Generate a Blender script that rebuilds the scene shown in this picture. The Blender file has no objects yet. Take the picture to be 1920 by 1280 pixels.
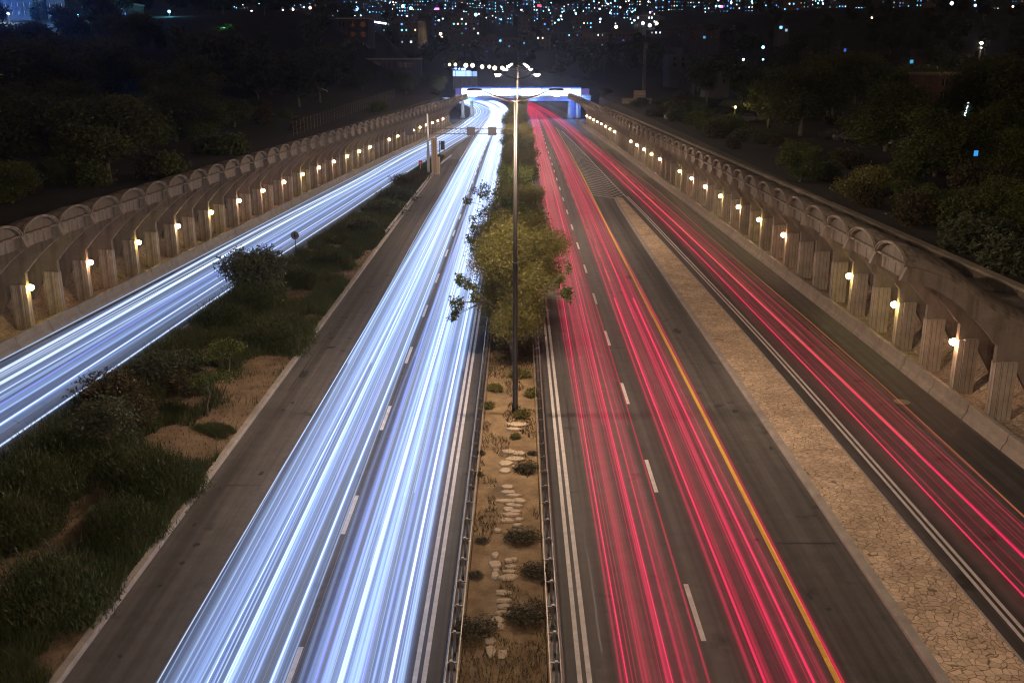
import bpy, math, random
import numpy as np
from mathutils import Vector, Matrix
PI = math.pi
random.seed(7); R = np.random.RandomState(11)
sc = bpy.context.scene
COL = sc.collection

# ------------------------------------------------------------------ camera, sky, exposure
H = 17.0; PITCH = math.atan(530/1866.7); YAW = math.atan(12*math.cos(PITCH)/1866.7)
cam_d = bpy.data.cameras.new('camera'); cam_d.lens = 35; cam_d.sensor_width = 36
cam_d.clip_start = 0.1; cam_d.clip_end = 8000
cam = bpy.data.objects.new('camera', cam_d); COL.objects.link(cam)
cam.location = (0, 0, H); cam.rotation_euler = (PI/2-PITCH, 0, YAW)
sc.camera = cam
w = bpy.data.worlds.new('World'); sc.world = w; w.use_nodes = True
nt = w.node_tree; bg = nt.nodes['Background']
sky = nt.nodes.new('ShaderNodeTexSky'); sky.sky_type = 'NISHITA'; sky.sun_disc = False
sky.sun_elevation = math.radians(-4); sky.sun_rotation = math.radians(200)
tint = nt.nodes.new('ShaderNodeMix'); tint.data_type = 'RGBA'; tint.blend_type = 'MULTIPLY'; tint.inputs[0].default_value = 1
nt.links.new(sky.outputs[0], tint.inputs[6]); tint.inputs[7].default_value = (1.5, 1.0, .62, 1)      # town glow in the night sky
nt.links.new(tint.outputs[2], bg.inputs[0]); bg.inputs[1].default_value = 2.2
sc.view_settings.view_transform = 'Standard'; sc.view_settings.look = 'None'
sc.view_settings.exposure = 0; sc.view_settings.gamma = 1
sc.cycles.use_denoising = True; sc.cycles.filter_width = 1.2; sc.cycles.adaptive_threshold = .02
sc.cycles.transparent_max_bounces = 96
sc.cycles.max_bounces = 5; sc.cycles.diffuse_bounces = 2; sc.cycles.glossy_bounces = 2
sc.cycles.sample_clamp_indirect = 3.0

# ------------------------------------------------------------------ measuring helpers
CT, ST = math.cos(PITCH), math.sin(PITCH)
def YD(zc): return (zc - H*ST)/CT                 # distance ahead from depth along the view axis
def G(px, py, z=0.0):                              # point of height z seen at a photograph position
    a = math.atan((py-640)/1866.7)+PITCH
    y = (H-z)/math.tan(a); zc = y*CT+(H-z)*ST
    return ((px-972)*zc/1866.7, y)
def X_at(px, y, z=0.0): return (px-972)*(y*CT+(H-z)*ST)/1866.7
def curve(pts, s=14.0):
    ys = np.array([p[0] for p in pts], float); xs = np.array([p[1] for p in pts], float)
    g = np.arange(-60, 640, 2.0)
    v = np.interp(g, ys, xs)
    lo = g < ys[0]; v[lo] = xs[0]+(g[lo]-ys[0])*(xs[1]-xs[0])/(ys[1]-ys[0])
    hi = g > ys[-1]; v[hi] = xs[-1]+(g[hi]-ys[-1])*(xs[-1]-xs[-2])/(ys[-1]-ys[-2])
    k = np.exp(-0.5*(np.arange(-20, 21)*2/s)**2); k /= k.sum()
    vp = np.pad(v, 20, mode='reflect', reflect_type='odd')
    v = np.convolve(vp, k, 'valid')
    return lambda y: np.interp(y, g, v)
def cz(pts, s=14.0): return curve([(YD(a), b) for a, b in pts], s)
def const(x): return lambda y: np.asarray(y, float)*0+x
def add(f, d): return lambda y: f(y)+d
# pillar lines of the two arcades, road edges
PR = cz([(30,23.1),(48,23.0),(85,22.4),(110,21.9),(130,21.35),(175,20.35),(209,19.5),(270,17.3)])
PL = cz([(30,-33.3),(64.8,-31.75),(89.6,-30.0),(123.8,-28.0),(152.7,-25.9),(185,-23.6),(215,-21.1),(266,-17.0)])
BR = add(PR, -1.2); BL = add(PL, 1.6)              # road-side foot of the concrete barriers
def shift(y): return np.interp(y, [0,325,350,385,410,440,470,520], [0,0,-1.2,-3.4,-6.5,-11.5,-18,-30])
def bend(x): return lambda y: x+shift(y)
PLB = cz([(25,-23.3),(43,-22.6),(71,-21.7),(87,-20.4),(101,-19.1),(120,-17.8),(142,-16.8),(161,-15.9),(180,-14.6),(190,-13.3)], 8)  # planter, slip-road side
SLL = cz([(150,-16.5),(182,-14.25),(230,-11.0),(262,-9.6),(300,-8.6)], 8)   # slip-road edge line
SRL = cz([(28,15.4),(60,15.35),(89,14.7),(126,13.95),(129,13.65),(173,12.65),(211,11.7),(235,10.9),(264,9.7),(300,9.0)], 8)
STR_R = cz([(28,14.65),(60,14.5),(85,14.05),(100,13.65),(118,13.2),(127,13.0)], 6)
STR_L = cz([(28,12.2),(90,12.1),(120,12.25),(127,12.45)], 6)

# ------------------------------------------------------------------ object helpers
def tag(o, label=None, cat=None, group=None, kind=None):
    if label: o['label'] = label
    if cat: o['category'] = cat
    if group: o['group'] = group
    if kind: o['kind'] = kind
    return o
def empty(name, loc=(0,0,0), rz=0.0, **k):
    o = bpy.data.objects.new(name, None); COL.objects.link(o)
    o.location = loc; o.rotation_euler = (0,0,rz); o.empty_display_size = .3
    return tag(o, **k)
def link(name, me, parent=None, loc=(0,0,0), rz=0.0, **k):
    o = bpy.data.objects.new(name, me); COL.objects.link(o)
    if parent is not None: o.parent = parent
    o.location = loc; o.rotation_euler = (0,0,rz)
    return tag(o, **k)
class MB:
    def __init__(s): s.v = []; s.f = []; s.m = []; s.n = 0
    def raw(s, V, F, mi=0):
        V = np.asarray(V, float).reshape(-1,3); s.v.append(V)
        for q in F: s.f.append(tuple(int(i)+s.n for i in q)); s.m.append(mi)
        s.n += len(V); return s
    def box(s, x0, x1, y0, y1, z0, z1, mi=0, taper=0.0):
        t = taper
        V = [(x0,y0,z0),(x1,y0,z0),(x1,y1,z0),(x0,y1,z0),(x0+t,y0+t,z1),(x1-t,y0+t,z1),(x1-t,y1-t,z1),(x0+t,y1-t,z1)]
        return s.raw(V, [(0,3,2,1),(4,5,6,7),(0,1,5,4),(1,2,6,5),(2,3,7,6),(3,0,4,7)], mi)
    def tube(s, pts, rads, seg=8, mi=0, cap=True):
        pts = [Vector(p) for p in pts]; n = len(pts)
        if not hasattr(rads, '__len__'): rads = [rads]*n
        V = []
        for i, p in enumerate(pts):
            d = (pts[min(i+1,n-1)]-pts[max(i-1,0)]).normalized()
            up = Vector((0,0,1)) if abs(d.z) < .95 else Vector((1,0,0))
            a = d.cross(up).normalized(); b = a.cross(d)
            for k in range(seg):
                t = 2*PI*k/seg; V.append(p+(a*math.cos(t)+b*math.sin(t))*rads[i])
        F = []
        for i in range(n-1):
            for k in range(seg):
                k2 = (k+1) % seg
                F.append((i*seg+k, i*seg+k2, (i+1)*seg+k2, (i+1)*seg+k))
        if cap: F.append(tuple(range(seg))[::-1]); F.append(tuple((n-1)*seg+k for k in range(seg)))
        return s.raw(V, F, mi)
    def sweep(s, prof, ys, fx, mi=0, cap=True, zf=None):   # closed section (dx, z) carried along the road line fx(y)
        ys = np.asarray(ys, float); xs = fx(ys); n = len(prof)
        V = []
        for x, y in zip(xs, ys):
            dz = zf(y) if zf else 0
            for dx, z in prof: V.append((x+dx, y, z+dz))
        F = []
        for i in range(len(ys)-1):
            for k in range(n):
                k2 = (k+1) % n
                F.append((i*n+k, (i+1)*n+k, (i+1)*n+k2, i*n+k2))
        if cap: F.append(tuple(range(n))); F.append(tuple((len(ys)-1)*n+k for k in range(n))[::-1])
        return s.raw(V, F, mi)
    def ribbon(s, f0, f1, ys, z, mi=0):
        ys = np.asarray(ys, float); a = f0(ys); b = f1(ys); V = []
        for i in range(len(ys)): V += [(a[i], ys[i], z), (b[i], ys[i], z)]
        return s.raw(V, [(2*i, 2*i+1, 2*i+3, 2*i+2) for i in range(len(ys)-1)], mi)
    def mesh(s, name, mats, smooth=False):
        me = bpy.data.meshes.new(name)
        V = np.concatenate(s.v) if s.v else np.zeros((0,3))
        nf = len(s.f); sizes = np.fromiter((len(f) for f in s.f), np.int32, nf)
        me.vertices.add(len(V)); me.vertices.foreach_set('co', V.astype(np.float32).ravel())
        me.loops.add(int(sizes.sum())); me.loops.foreach_set('vertex_index', np.fromiter((i for f in s.f for i in f), np.int32, int(sizes.sum())))
        me.polygons.add(nf); me.polygons.foreach_set('loop_start', (np.cumsum(sizes)-sizes).astype(np.int32))
        me.polygons.foreach_set('material_index', np.array(s.m, np.int32))
        me.polygons.foreach_set('use_smooth', np.full(nf, smooth, bool))
        if not isinstance(mats, (list, tuple)): mats = [mats]
        for m in mats: me.materials.append(m)
        me.update(calc_edges=True); me.validate()
        return me
    def build(s, name, mats, parent=None, loc=(0,0,0), rz=0.0, smooth=False, recalc=False, **k):
        me = s.mesh(name, mats, smooth)
        if recalc:
            import bmesh
            bm = bmesh.new(); bm.from_mesh(me); bmesh.ops.recalc_face_normals(bm, faces=bm.faces); bm.to_mesh(me); bm.free()
        return link(name, me, parent, loc, rz, **k)
def quad_mesh(name, V, n, k, mats, midx=None, smooth=False):
    """n faces of k corners each, corners stored one after the other in V"""
    me = bpy.data.meshes.new(name)
    me.vertices.add(n*k); me.vertices.foreach_set('co', np.asarray(V, np.float32).ravel())
    me.loops.add(n*k); me.loops.foreach_set('vertex_index', np.arange(n*k, dtype=np.int32))
    me.polygons.add(n); me.polygons.foreach_set('loop_start', np.arange(n, dtype=np.int32)*k)
    if midx is not None: me.polygons.foreach_set('material_index', np.asarray(midx, np.int32))
    me.polygons.foreach_set('use_smooth', np.full(n, smooth, bool))
    if not isinstance(mats, (list, tuple)): mats = [mats]
    for m in mats: me.materials.append(m)
    me.update(calc_edges=True)
    return me

# ------------------------------------------------------------------ materials
def newmat(name):
    m = bpy.data.materials.new(name); m.use_nodes = True
    n = m.node_tree; return m, n, n.nodes['Principled BSDF'], n.links
def ramp(nt, stops):
    r = nt.nodes.new('ShaderNodeValToRGB'); e = r.color_ramp.elements
    while len(e) < len(stops): e.new(0.5)
    for i, (p, c) in enumerate(stops): e[i].position = p; e[i].color = tuple(c)+(1,) if len(c) == 3 else c
    return r
def noise(nt, scale, detail=6, rough=.6, vec=None, stretch=None):
    n = nt.nodes.new('ShaderNodeTexNoise'); n.inputs['Scale'].default_value = scale
    n.inputs['Detail'].default_value = detail; n.inputs['Roughness'].default_value = rough
    tc = nt.nodes.new('ShaderNodeTexCoord')
    src = tc.outputs['Object'] if vec is None else vec
    if stretch:
        mp = nt.nodes.new('ShaderNodeMapping'); mp.inputs['Scale'].default_value = stretch
        nt.links.new(src, mp.inputs[0]); src = mp.outputs[0]
    nt.links.new(src, n.inputs['Vector']); return n
def mixc(nt, fac, a, b, mode='MIX'):
    m = nt.nodes.new('ShaderNodeMix'); m.data_type = 'RGBA'; m.blend_type = mode
    for i, v in ((0, fac), (6, a), (7, b)):
        if hasattr(v, 'is_linked'): nt.links.new(v, m.inputs[i])
        elif i == 0: m.inputs[0].default_value = v
        else: m.inputs[i].default_value = tuple(v)+(1,)
    return m.outputs[2]
def bump(nt, b, height, strength=.4, dist=.02):
    n = nt.nodes.new('ShaderNodeBump'); n.inputs['Strength'].default_value = strength; n.inputs['Distance'].default_value = dist
    nt.links.new(height, n.inputs['Height']); nt.links.new(n.outputs[0], b.inputs['Normal'])
def mat_mottle(name, c1, c2, scale=3, rough=.85, bs=.3, bd=.02, stretch=None, fine=40, c3=None, spec=.3, metal=0):
    m, n, b, L = newmat(name)
    a = noise(n, scale, 8, .65, stretch=stretch); r = ramp(n, [(.32, c1), (.68, c2)])
    L.new(a.outputs[0], r.inputs[0]); col = r.outputs[0]
    f = noise(n, fine, 4, .7)
    r2 = ramp(n, [(.35, (.7,.7,.7)), (.65, (1.15,1.15,1.15))]); L.new(f.outputs[0], r2.inputs[0])
    col = mixc(n, 1.0, col, r2.outputs[0], 'MULTIPLY')
    if c3:
        s = noise(n, scale*.35, 5, .7); rr = ramp(n, [(.55, (0,0,0)), (.7, (1,1,1))]); L.new(s.outputs[0], rr.inputs[0])
        col = mixc(n, rr.outputs[0], col, c3)
    L.new(col, b.inputs['Base Color']); b.inputs['Roughness'].default_value = rough
    b.inputs['Specular IOR Level'].default_value = spec; b.inputs['Metallic'].default_value = metal
    if bs: bump(n, b, f.outputs[0], bs, bd)
    return m
def mat_asphalt(name, base, warm=(1,1,1), tracks=True):
    m, n, b, L = newmat(name)
    lo = noise(n, .12, 6, .6, stretch=(1.6,.25,1)); mid = noise(n, 1.3, 8, .7); fine = noise(n, 55, 3, .8)
    r = ramp(n, [(.3, tuple(base*.72*c for c in warm)), (.7, tuple(base*1.3*c for c in warm))]); L.new(lo.outputs[0], r.inputs[0])
    r2 = ramp(n, [(.3, (.78,.78,.78)), (.7, (1.2,1.2,1.2))]); L.new(mid.outputs[0], r2.inputs[0])
    col = mixc(n, 1.0, r.outputs[0], r2.outputs[0], 'MULTIPLY')
    r3 = ramp(n, [(.36, (.45,.45,.45)), (.5, (1,1,1)), (.68, (1.9,1.9,1.9))]); L.new(fine.outputs[0], r3.inputs[0])
    col = mixc(n, 1.0, col, r3.outputs[0], 'MULTIPLY')
    # worn wheel tracks and oil line running along the lanes
    st = noise(n, 1.4, 4, .6, stretch=(1.0,.012,1)); r4 = ramp(n, [(.38, (.5,.5,.5)), (.6, (1.15,1.15,1.15))]); L.new(st.outputs[0], r4.inputs[0])
    col = mixc(n, 1.0, col, r4.outputs[0], 'MULTIPLY')
    sp = noise(n, .55, 5, .55); r5 = ramp(n, [(.3, (.3,.3,.3)), (.37, (1,1,1))]); L.new(sp.outputs[0], r5.inputs[0])
    col = mixc(n, .8, col, r5.outputs[0], 'MULTIPLY')
    L.new(col, b.inputs['Base Color']); b.inputs['Roughness'].default_value = .72
    b.inputs['Specular IOR Level'].default_value = .35
    bump(n, b, fine.outputs[0], .5, .01)
    return m
def mat_crazy(name, tone, tone2, joint, scale=2.7, spread=.5):
    m, n, b, L = newmat(name)
    tc = n.nodes.new('ShaderNodeTexCoord')
    wn = noise(n, 1.8, 3, .5)
    va = n.nodes.new('ShaderNodeVectorMath'); va.operation = 'MULTIPLY_ADD'
    va.inputs[1].default_value = (.28,.28,0); L.new(wn.outputs['Color'], va.inputs[0]); L.new(tc.outputs['Object'], va.inputs[2])
    mp = n.nodes.new('ShaderNodeMapping'); mp.inputs['Scale'].default_value = (1,1,.001); L.new(va.outputs[0], mp.inputs[0])
    v = n.nodes.new('ShaderNodeTexVoronoi'); v.inputs['Scale'].default_value = scale; L.new(mp.outputs[0], v.inputs['Vector'])
    e = n.nodes.new('ShaderNodeTexVoronoi'); e.feature = 'DISTANCE_TO_EDGE'; e.inputs['Scale'].default_value = scale; L.new(mp.outputs[0], e.inputs['Vector'])
    sep = n.nodes.new('ShaderNodeSeparateColor'); L.new(v.outputs['Color'], sep.inputs[0])
    r = ramp(n, [(.1, tone), (.9, tone2)]); L.new(sep.outputs[0], r.inputs[0])
    f = noise(n, 14, 8, .7); r2 = ramp(n, [(.3, (.72,.72,.72)), (.7, (1.18,1.18,1.18))]); L.new(f.outputs[0], r2.inputs[0])
    col = mixc(n, 1.0, r.outputs[0], r2.outputs[0], 'MULTIPLY')
    big = noise(n, .5, 5, .6); r6 = ramp(n, [(.35, (.72,.7,.68)), (.65, (1.1,1.1,1.1))]); L.new(big.outputs[0], r6.inputs[0])
    col = mixc(n, 1.0, col, r6.outputs[0], 'MULTIPLY')
    er = ramp(n, [(.0, (0,0,0)), (.022, (.1,.1,.1)), (.05, (1,1,1))]); L.new(e.outputs['Distance'], er.inputs[0])
    col = mixc(n, er.outputs[0], joint, col)
    L.new(col, b.inputs['Base Color']); b.inputs['Roughness'].default_value = .85
    hh = mixc(n, .25, er.outputs[0], f.outputs[0]); bump(n, b, hh, .8, .03)
    return m
def mat_concrete(name, tone, dark, boards=0.0, streak=.6, board_axis=0):
    m, n, b, L = newmat(name)
    a = noise(n, 1.4, 8, .65); r = ramp(n, [(.3, dark), (.7, tone)]); L.new(a.outputs[0], r.inputs[0]); col = r.outputs[0]
    f = noise(n, 30, 5, .7); r2 = ramp(n, [(.35, (.78,.78,.78)), (.65, (1.12,1.12,1.12))]); L.new(f.outputs[0], r2.inputs[0])
    col = mixc(n, 1.0, col, r2.outputs[0], 'MULTIPLY'); h = f.outputs[0]
    if streak:       # rain streaks down the face
        s = noise(n, 1.7, 6, .55, stretch=(1.6,1.6,.09)); r3 = ramp(n, [(.36, (.38,.35,.33)), (.52, (1,1,1))]); L.new(s.outputs[0], r3.inputs[0])
        col = mixc(n, float(streak), col, r3.outputs[0], 'MULTIPLY')
    if boards:
        tc = n.nodes.new('ShaderNodeTexCoord'); sp = n.nodes.new('ShaderNodeSeparateXYZ'); L.new(tc.outputs['Object'], sp.inputs[0])
        sm = n.nodes.new('ShaderNodeMath'); sm.operation = 'ADD'; L.new(sp.outputs[0], sm.inputs[0]); L.new(sp.outputs[1], sm.inputs[1])
        mu = n.nodes.new('ShaderNodeMath'); mu.operation = 'MULTIPLY'; mu.inputs[1].default_value = 1/boards; L.new(sm.outputs[0], mu.inputs[0])
        fr = n.nodes.new('ShaderNodeMath'); fr.operation = 'FRACT'; L.new(mu.outputs[0], fr.inputs[0])
        r4 = ramp(n, [(0, (.22,.22,.22)), (.05, (.3,.3,.3)), (.09, (1,1,1)), (.96, (1,1,1)), (1, (.4,.4,.4))]); L.new(fr.outputs[0], r4.inputs[0])
        col = mixc(n, 1.0, col, r4.outputs[0], 'MULTIPLY'); h = mixc(n, .5, r4.outputs[0], f.outputs[0])
    L.new(col, b.inputs['Base Color']); b.inputs['Roughness'].default_value = .9; b.inputs['Specular IOR Level'].default_value = .2
    bump(n, b, h, .5, .02)
    return m
def mat_emit(name, col, s, sample=True):
    m = bpy.data.materials.new(name); m.use_nodes = True; n = m.node_tree; n.nodes.clear()
    e = n.nodes.new('ShaderNodeEmission'); o = n.nodes.new('ShaderNodeOutputMaterial')
    e.inputs[0].default_value = tuple(col)+(1,); e.inputs[1].default_value = s; n.links.new(e.outputs[0], o.inputs[0])
    if not sample: m.cycles.emission_sampling = 'NONE'
    return m
def mat_glow(name, col, s, sample=False):          # light laid down over time: adds to what is behind it
    m = bpy.data.materials.new(name); m.use_nodes = True; n = m.node_tree; n.nodes.clear()
    e = n.nodes.new('ShaderNodeEmission'); o = n.nodes.new('ShaderNodeOutputMaterial'); t = n.nodes.new('ShaderNodeBsdfTransparent'); a = n.nodes.new('ShaderNodeAddShader')
    e.inputs[0].default_value = tuple(col)+(1,); e.inputs[1].default_value = s
    n.links.new(e.outputs[0], a.inputs[0]); n.links.new(t.outputs[0], a.inputs[1]); n.links.new(a.outputs[0], o.inputs[0])
    m.cycles.emission_sampling = 'FRONT' if sample else 'NONE'
    return m
def mat_air_glow(name, col, e):                          # glow added over lanes for beam-lit air: even emission in a closed volume
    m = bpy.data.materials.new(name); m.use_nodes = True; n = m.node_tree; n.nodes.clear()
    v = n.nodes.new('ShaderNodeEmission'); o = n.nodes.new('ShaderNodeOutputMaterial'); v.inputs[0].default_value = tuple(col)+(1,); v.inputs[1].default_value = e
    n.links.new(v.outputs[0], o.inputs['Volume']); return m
def mat_plain(name, c, rough=.6, metal=0, spec=.5):
    m, n, b, L = newmat(name)
    f = noise(n, 18, 4, .6); r = ramp(n, [(.3, tuple(x*.8 for x in c)), (.7, tuple(min(1, x*1.15) for x in c))]); L.new(f.outputs[0], r.inputs[0])
    L.new(r.outputs[0], b.inputs['Base Color']); b.inputs['Roughness'].default_value = rough; b.inputs['Metallic'].default_value = metal
    b.inputs['Specular IOR Level'].default_value = spec
    return m
def mat_leaf(name, c1, c2, c3=None, scale=.9):
    m, n, b, L = newmat(name)
    a = noise(n, scale, 3, .6); r = ramp(n, [(.3, c1), (.7, c2)]); L.new(a.outputs[0], r.inputs[0])
    f = noise(n, 9, 2, .6); r2 = ramp(n, [(.3, (.55,.55,.55)), (.7, (1.45,1.45,1.3))]); L.new(f.outputs[0], r2.inputs[0])
    col = mixc(n, 1.0, r.outputs[0], r2.outputs[0], 'MULTIPLY')
    if c3:
        g = noise(n, 2.6, 3, .6); rr = ramp(n, [(.56, (0,0,0)), (.7, (1,1,1))]); L.new(g.outputs[0], rr.inputs[0]); col = mixc(n, rr.outputs[0], col, c3)
    L.new(col, b.inputs['Base Color']); b.inputs['Roughness'].default_value = .55; b.inputs['Specular IOR Level'].default_value = .3
    tr = n.nodes.new('ShaderNodeBsdfTranslucent'); L.new(col, tr.inputs[0]); mx = n.nodes.new('ShaderNodeMixShader'); mx.inputs[0].default_value = .3
    L.new(b.outputs[0], mx.inputs[1]); L.new(tr.outputs[0], mx.inputs[2]); L.new(mx.outputs[0], n.nodes['Material Output'].inputs[0])
    return m
M = {}
M['asphalt'] = mat_asphalt('asphalt', .062, (1.0,.93,.9))
M['shoulder'] = mat_asphalt('shoulder_asphalt', .085, (1.05,.95,.9))
M['paint'] = mat_mottle('white_road_paint', (.42,.4,.38), (.62,.6,.58), 2.5, .7, .3, .005, fine=60)
M['yellow'] = mat_mottle('yellow_road_paint', (.42,.4,.02), (.55,.52,.03), 2.5, .7, .3, .005, fine=60)
M['kerb'] = mat_concrete('kerb_concrete', (.4,.36,.32), (.26,.23,.21), streak=False)
M['barrier'] = mat_concrete('barrier_concrete', (.31,.275,.23), (.21,.185,.155), streak=False)
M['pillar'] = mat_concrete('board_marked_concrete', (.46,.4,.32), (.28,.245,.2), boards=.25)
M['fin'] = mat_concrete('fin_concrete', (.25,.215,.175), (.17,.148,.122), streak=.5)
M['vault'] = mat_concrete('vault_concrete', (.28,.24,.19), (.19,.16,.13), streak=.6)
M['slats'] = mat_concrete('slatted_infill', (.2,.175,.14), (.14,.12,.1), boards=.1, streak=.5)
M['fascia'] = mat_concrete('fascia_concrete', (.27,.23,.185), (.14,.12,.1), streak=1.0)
M['coping'] = mat_concrete('coping_stone', (.4,.33,.25), (.28,.23,.175), streak=False)
M['crazy'] = mat_crazy('crazy_paving', (.5,.37,.25), (.66,.5,.36), (.14,.095,.06), 4.1)
M['bank'] = mat_crazy('stone_bank', (.3,.225,.16), (.42,.32,.23), (.09,.07,.05), 4.2)
M['soil'] = mat_mottle('dry_soil', (.16,.105,.065), (.28,.2,.125), .9, .95, .9, .05, c3=(.12,.075,.04), fine=18)
M['soil2'] = mat_mottle('median_soil', (.16,.105,.055), (.34,.24,.135), 1.2, .95, .9, .04, c3=(.13,.09,.05), fine=22)
M['earth'] = mat_mottle('hill_ground', (.02,.02,.014), (.045,.038,.028), .05, .95, .5, .1, c3=(.015,.022,.01), fine=2)
M['slab'] = mat_mottle('flat_limestone', (.42,.33,.23), (.58,.47,.34), 3, .9, .8, .02, fine=25)
M['steel'] = mat_plain('galvanised_steel', (.24,.225,.21), .5, .4)
M['pole'] = mat_plain('pole_paint', (.022,.019,.018), .55, .2)
M['dark'] = mat_plain('dark_metal', (.03,.03,.035), .5, .3)
M['white'] = mat_plain('white_paint', (.7,.7,.68), .5)
M['red'] = mat_plain('red_sign', (.6,.05,.03), .5)
M['signback'] = mat_plain('sign_back', (.16,.15,.15), .5, .5)
M['tan'] = mat_plain('tan_cabinet', (.45,.33,.2), .7)
M['bark'] = mat_mottle('bark', (.1,.08,.06), (.2,.17,.13), 6, .9, .9, .04, stretch=(1,1,.2))
M['leaf_gold'] = mat_leaf('olive_leaf', (.115,.112,.035), (.2,.19,.06), (.24,.17,.07))  # olive leaf colour mottled towards tan
M['leaf_green'] = mat_leaf('green_leaf', (.06,.08,.025), (.13,.15,.045), scale=.6)
M['leaf_dark'] = mat_leaf('dark_leaf', (.05,.06,.035), (.1,.11,.065), scale=.7)
M['leaf_dry'] = mat_leaf('brown_shrub', (.05,.04,.022), (.1,.085,.04), (.13,.09,.05))
M['grass'] = mat_leaf('grass', (.035,.05,.016), (.08,.095,.034), (.12,.085,.045), scale=.5)
M['pine'] = mat_leaf('pine_needles', (.07,.08,.03), (.13,.14,.055), scale=.4)
M['glass'] = mat_plain('dark_glass', (.02,.025,.03), .1, 0, .8)
M['rubber'] = mat_plain('tyre', (.02,.02,.02), .8)

# ------------------------------------------------------------------ ground
def sm(a, b, x): t = np.clip((x-a)/(b-a), 0, 1); return t*t*(3-2*t)
def terrain(x, y):
    base = np.interp(y, [-100,300,450,600,800,1000,1300,1700,3000], [0,0,3,10,28,47,75,115,230])
    low = 4.4+.01*np.clip(y,0,300)
    left = sm(-30,-90,x)*np.interp(y, [0,120,200,300,450,700,900], [0,0,4,19,27,10,0])
    right = sm(50,190,x)*np.interp(y, [0,250,450,700,1000], [0,0,9,22,6])
    wob = .5*np.sin(x*.11+1.3)*np.sin(y*.07)+1.5*np.sin(x*.017)*np.sin(y*.013+.7)*sm(100,400,y)
    return low+base+left+right+wob*sm(5,30,np.minimum(abs(x-PR(y)-4), abs(x-PL(y)+4)))
def T(x, y): return float(terrain(np.array(float(x)), np.array(float(y))))
mb = MB()
ys = np.concatenate([np.arange(-60, 440, 6.0), np.arange(440, 900, 20), np.arange(900, 3001, 60)])
lat_l = [-1500,-1100,-800,-600,-450,-340,-260,-200,-150,-120,-95,-75,-60,-48,-38,-30,-24,-18,-13,-9,-6,-4.6,-4.35]
rows = []
for y in ys:
    l = float(PL(min(y, 285))); r = float(PR(min(y, 285)))
    if y > 285:
        sh = float(shift(y)) if y < 520 else -30
        wd = (y-285)*.02; l = l+sh-wd*3; r = r+sh+wd*2
    row = []
    for a in lat_l: row.append((l+a, y, T(l+a, y)))
    zc = -.06 if y < 430 else -.06+min(1, (y-430)/170)*T(0, y)
    k = min(1, max(0, (y-275)/30.0))
    row.append((l-4.2-6*k, y, zc)); row.append((l+2, y, zc)); row.append(((l+r)/2, y, zc)); row.append((r-2, y, zc)); row.append((r+4.2+6*k, y, zc))
    for a in reversed(lat_l): row.append((r-a+(6*k if a > -5 else 0), y, T(r-a, y)))
    for i in range(len(lat_l)-2, len(lat_l)):
        x_, y_, z_ = row[i]; row[i] = (x_-6*k, y_, z_)
    rows.append(row)
nc = len(rows[0]); V = [p for r_ in rows for p in r_]
F = [(j*nc+i, j*nc+i+1, (j+1)*nc+i+1, (j+1)*nc+i) for j in range(len(rows)-1) for i in range(nc-1)]
mb.raw(V, F); mb.build('ground', M['earth'], smooth=True, kind='structure')

Yr = np.concatenate([np.arange(-40, 300, 5.0), np.arange(300, 520, 5)])
def EL(y): return np.where(y < 285, BL(y)-.2, BL(np.minimum(y,285))+shift(y)-(y-285)*.07)
def ER(y): return np.where(y < 285, BR(y)+.2, BR(np.minimum(y,285))+shift(y)+(y-285)*.0)
MB().ribbon(EL, ER, Yr, 0.0).build('road', M['asphalt'], kind='structure')
Ys = np.arange(-40, 160, 5.0)
MB().ribbon(const(-12.9), const(-10.15), np.arange(-40, 170, 5.0), .004).build('road_shoulder', M['shoulder'], kind='structure')
MB().ribbon(const(9.25), lambda y: STR_L(y)-.3, np.arange(-40, 131, 5.0), .004).build('road_shoulder', M['shoulder'], kind='structure')

# ------------------------------------------------------------------ road markings
mk = MB(); Z1 = .009
def line(f, wd, y0, y1, step=5.0, m=None): (m or mk).ribbon(add(f, -wd/2), add(f, wd/2), np.arange(y0, y1+.01, step), Z1)
line(const(1.78), .14, -40, 320); line(const(2.05), .15, -40, 320)
line(const(-2.92), .14, -40, 320); line(const(-2.66), .14, -40, 320)
y0d = G(1322,1200)[1]
for k in range(-6, 40):
    a = y0d+k*10.78; f = bend(5.66)
    mk.ribbon(add(f,-.08), add(f,.08), [a, a+3.4], Z1)
    b_ = G(562,1228)[1]+k*10.78-3
    f = bend(-6.5); mk.ribbon(add(f,-.08), add(f,.08), [b_, b_+3.4], Z1)
line(add(SRL, 0), .13, -40, 250, 4); line(add(SRL, .26), .13, -40, YD(129), 4)
line(SLL, .16, YD(178), 290, 4)
line(const(-10.15), .14, YD(172), 290)
for k in range(60):       # right-hand gore
    ya = YD(126.0)+k*2.2
    if ya > 262: break
    xl = 9.65; xr = float(SRL(ya+3.5)); 
    if xr-xl < .5: continue
    xa = xl+(xr-xl)*.6
    arm = 3.4*min(1, (xr-xl)/3.8)
    for (xs, xe) in ((xl, xa), (xr, xa)):
        mk.raw([(xs, ya+arm, Z1), (xs, ya+arm+.34, Z1), (xe, ya+.34, Z1), (xe, ya, Z1)], [(0,1,2,3) if xs > xe else (3,2,1,0)])
for k in range(40):       # left-hand gore
    ya = YD(174.0)+k*2.2
    xl = float(SLL(ya+2)); xr = -10.3
    if xr-xl < .5: break
    xa = xl+(xr-xl)*.45; arm = 2.6*min(1, (xr-xl)/3)
    for (xs, xe) in ((xl, xa), (xr, xa)):
        mk.raw([(xs, ya+arm, Z1), (xs, ya+arm+.3, Z1), (xe, ya+.3, Z1), (xe, ya, Z1)], [(0,1,2,3) if xs > xe else (3,2,1,0)])
mk.build('road_marking', M['paint'], kind='structure')
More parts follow.
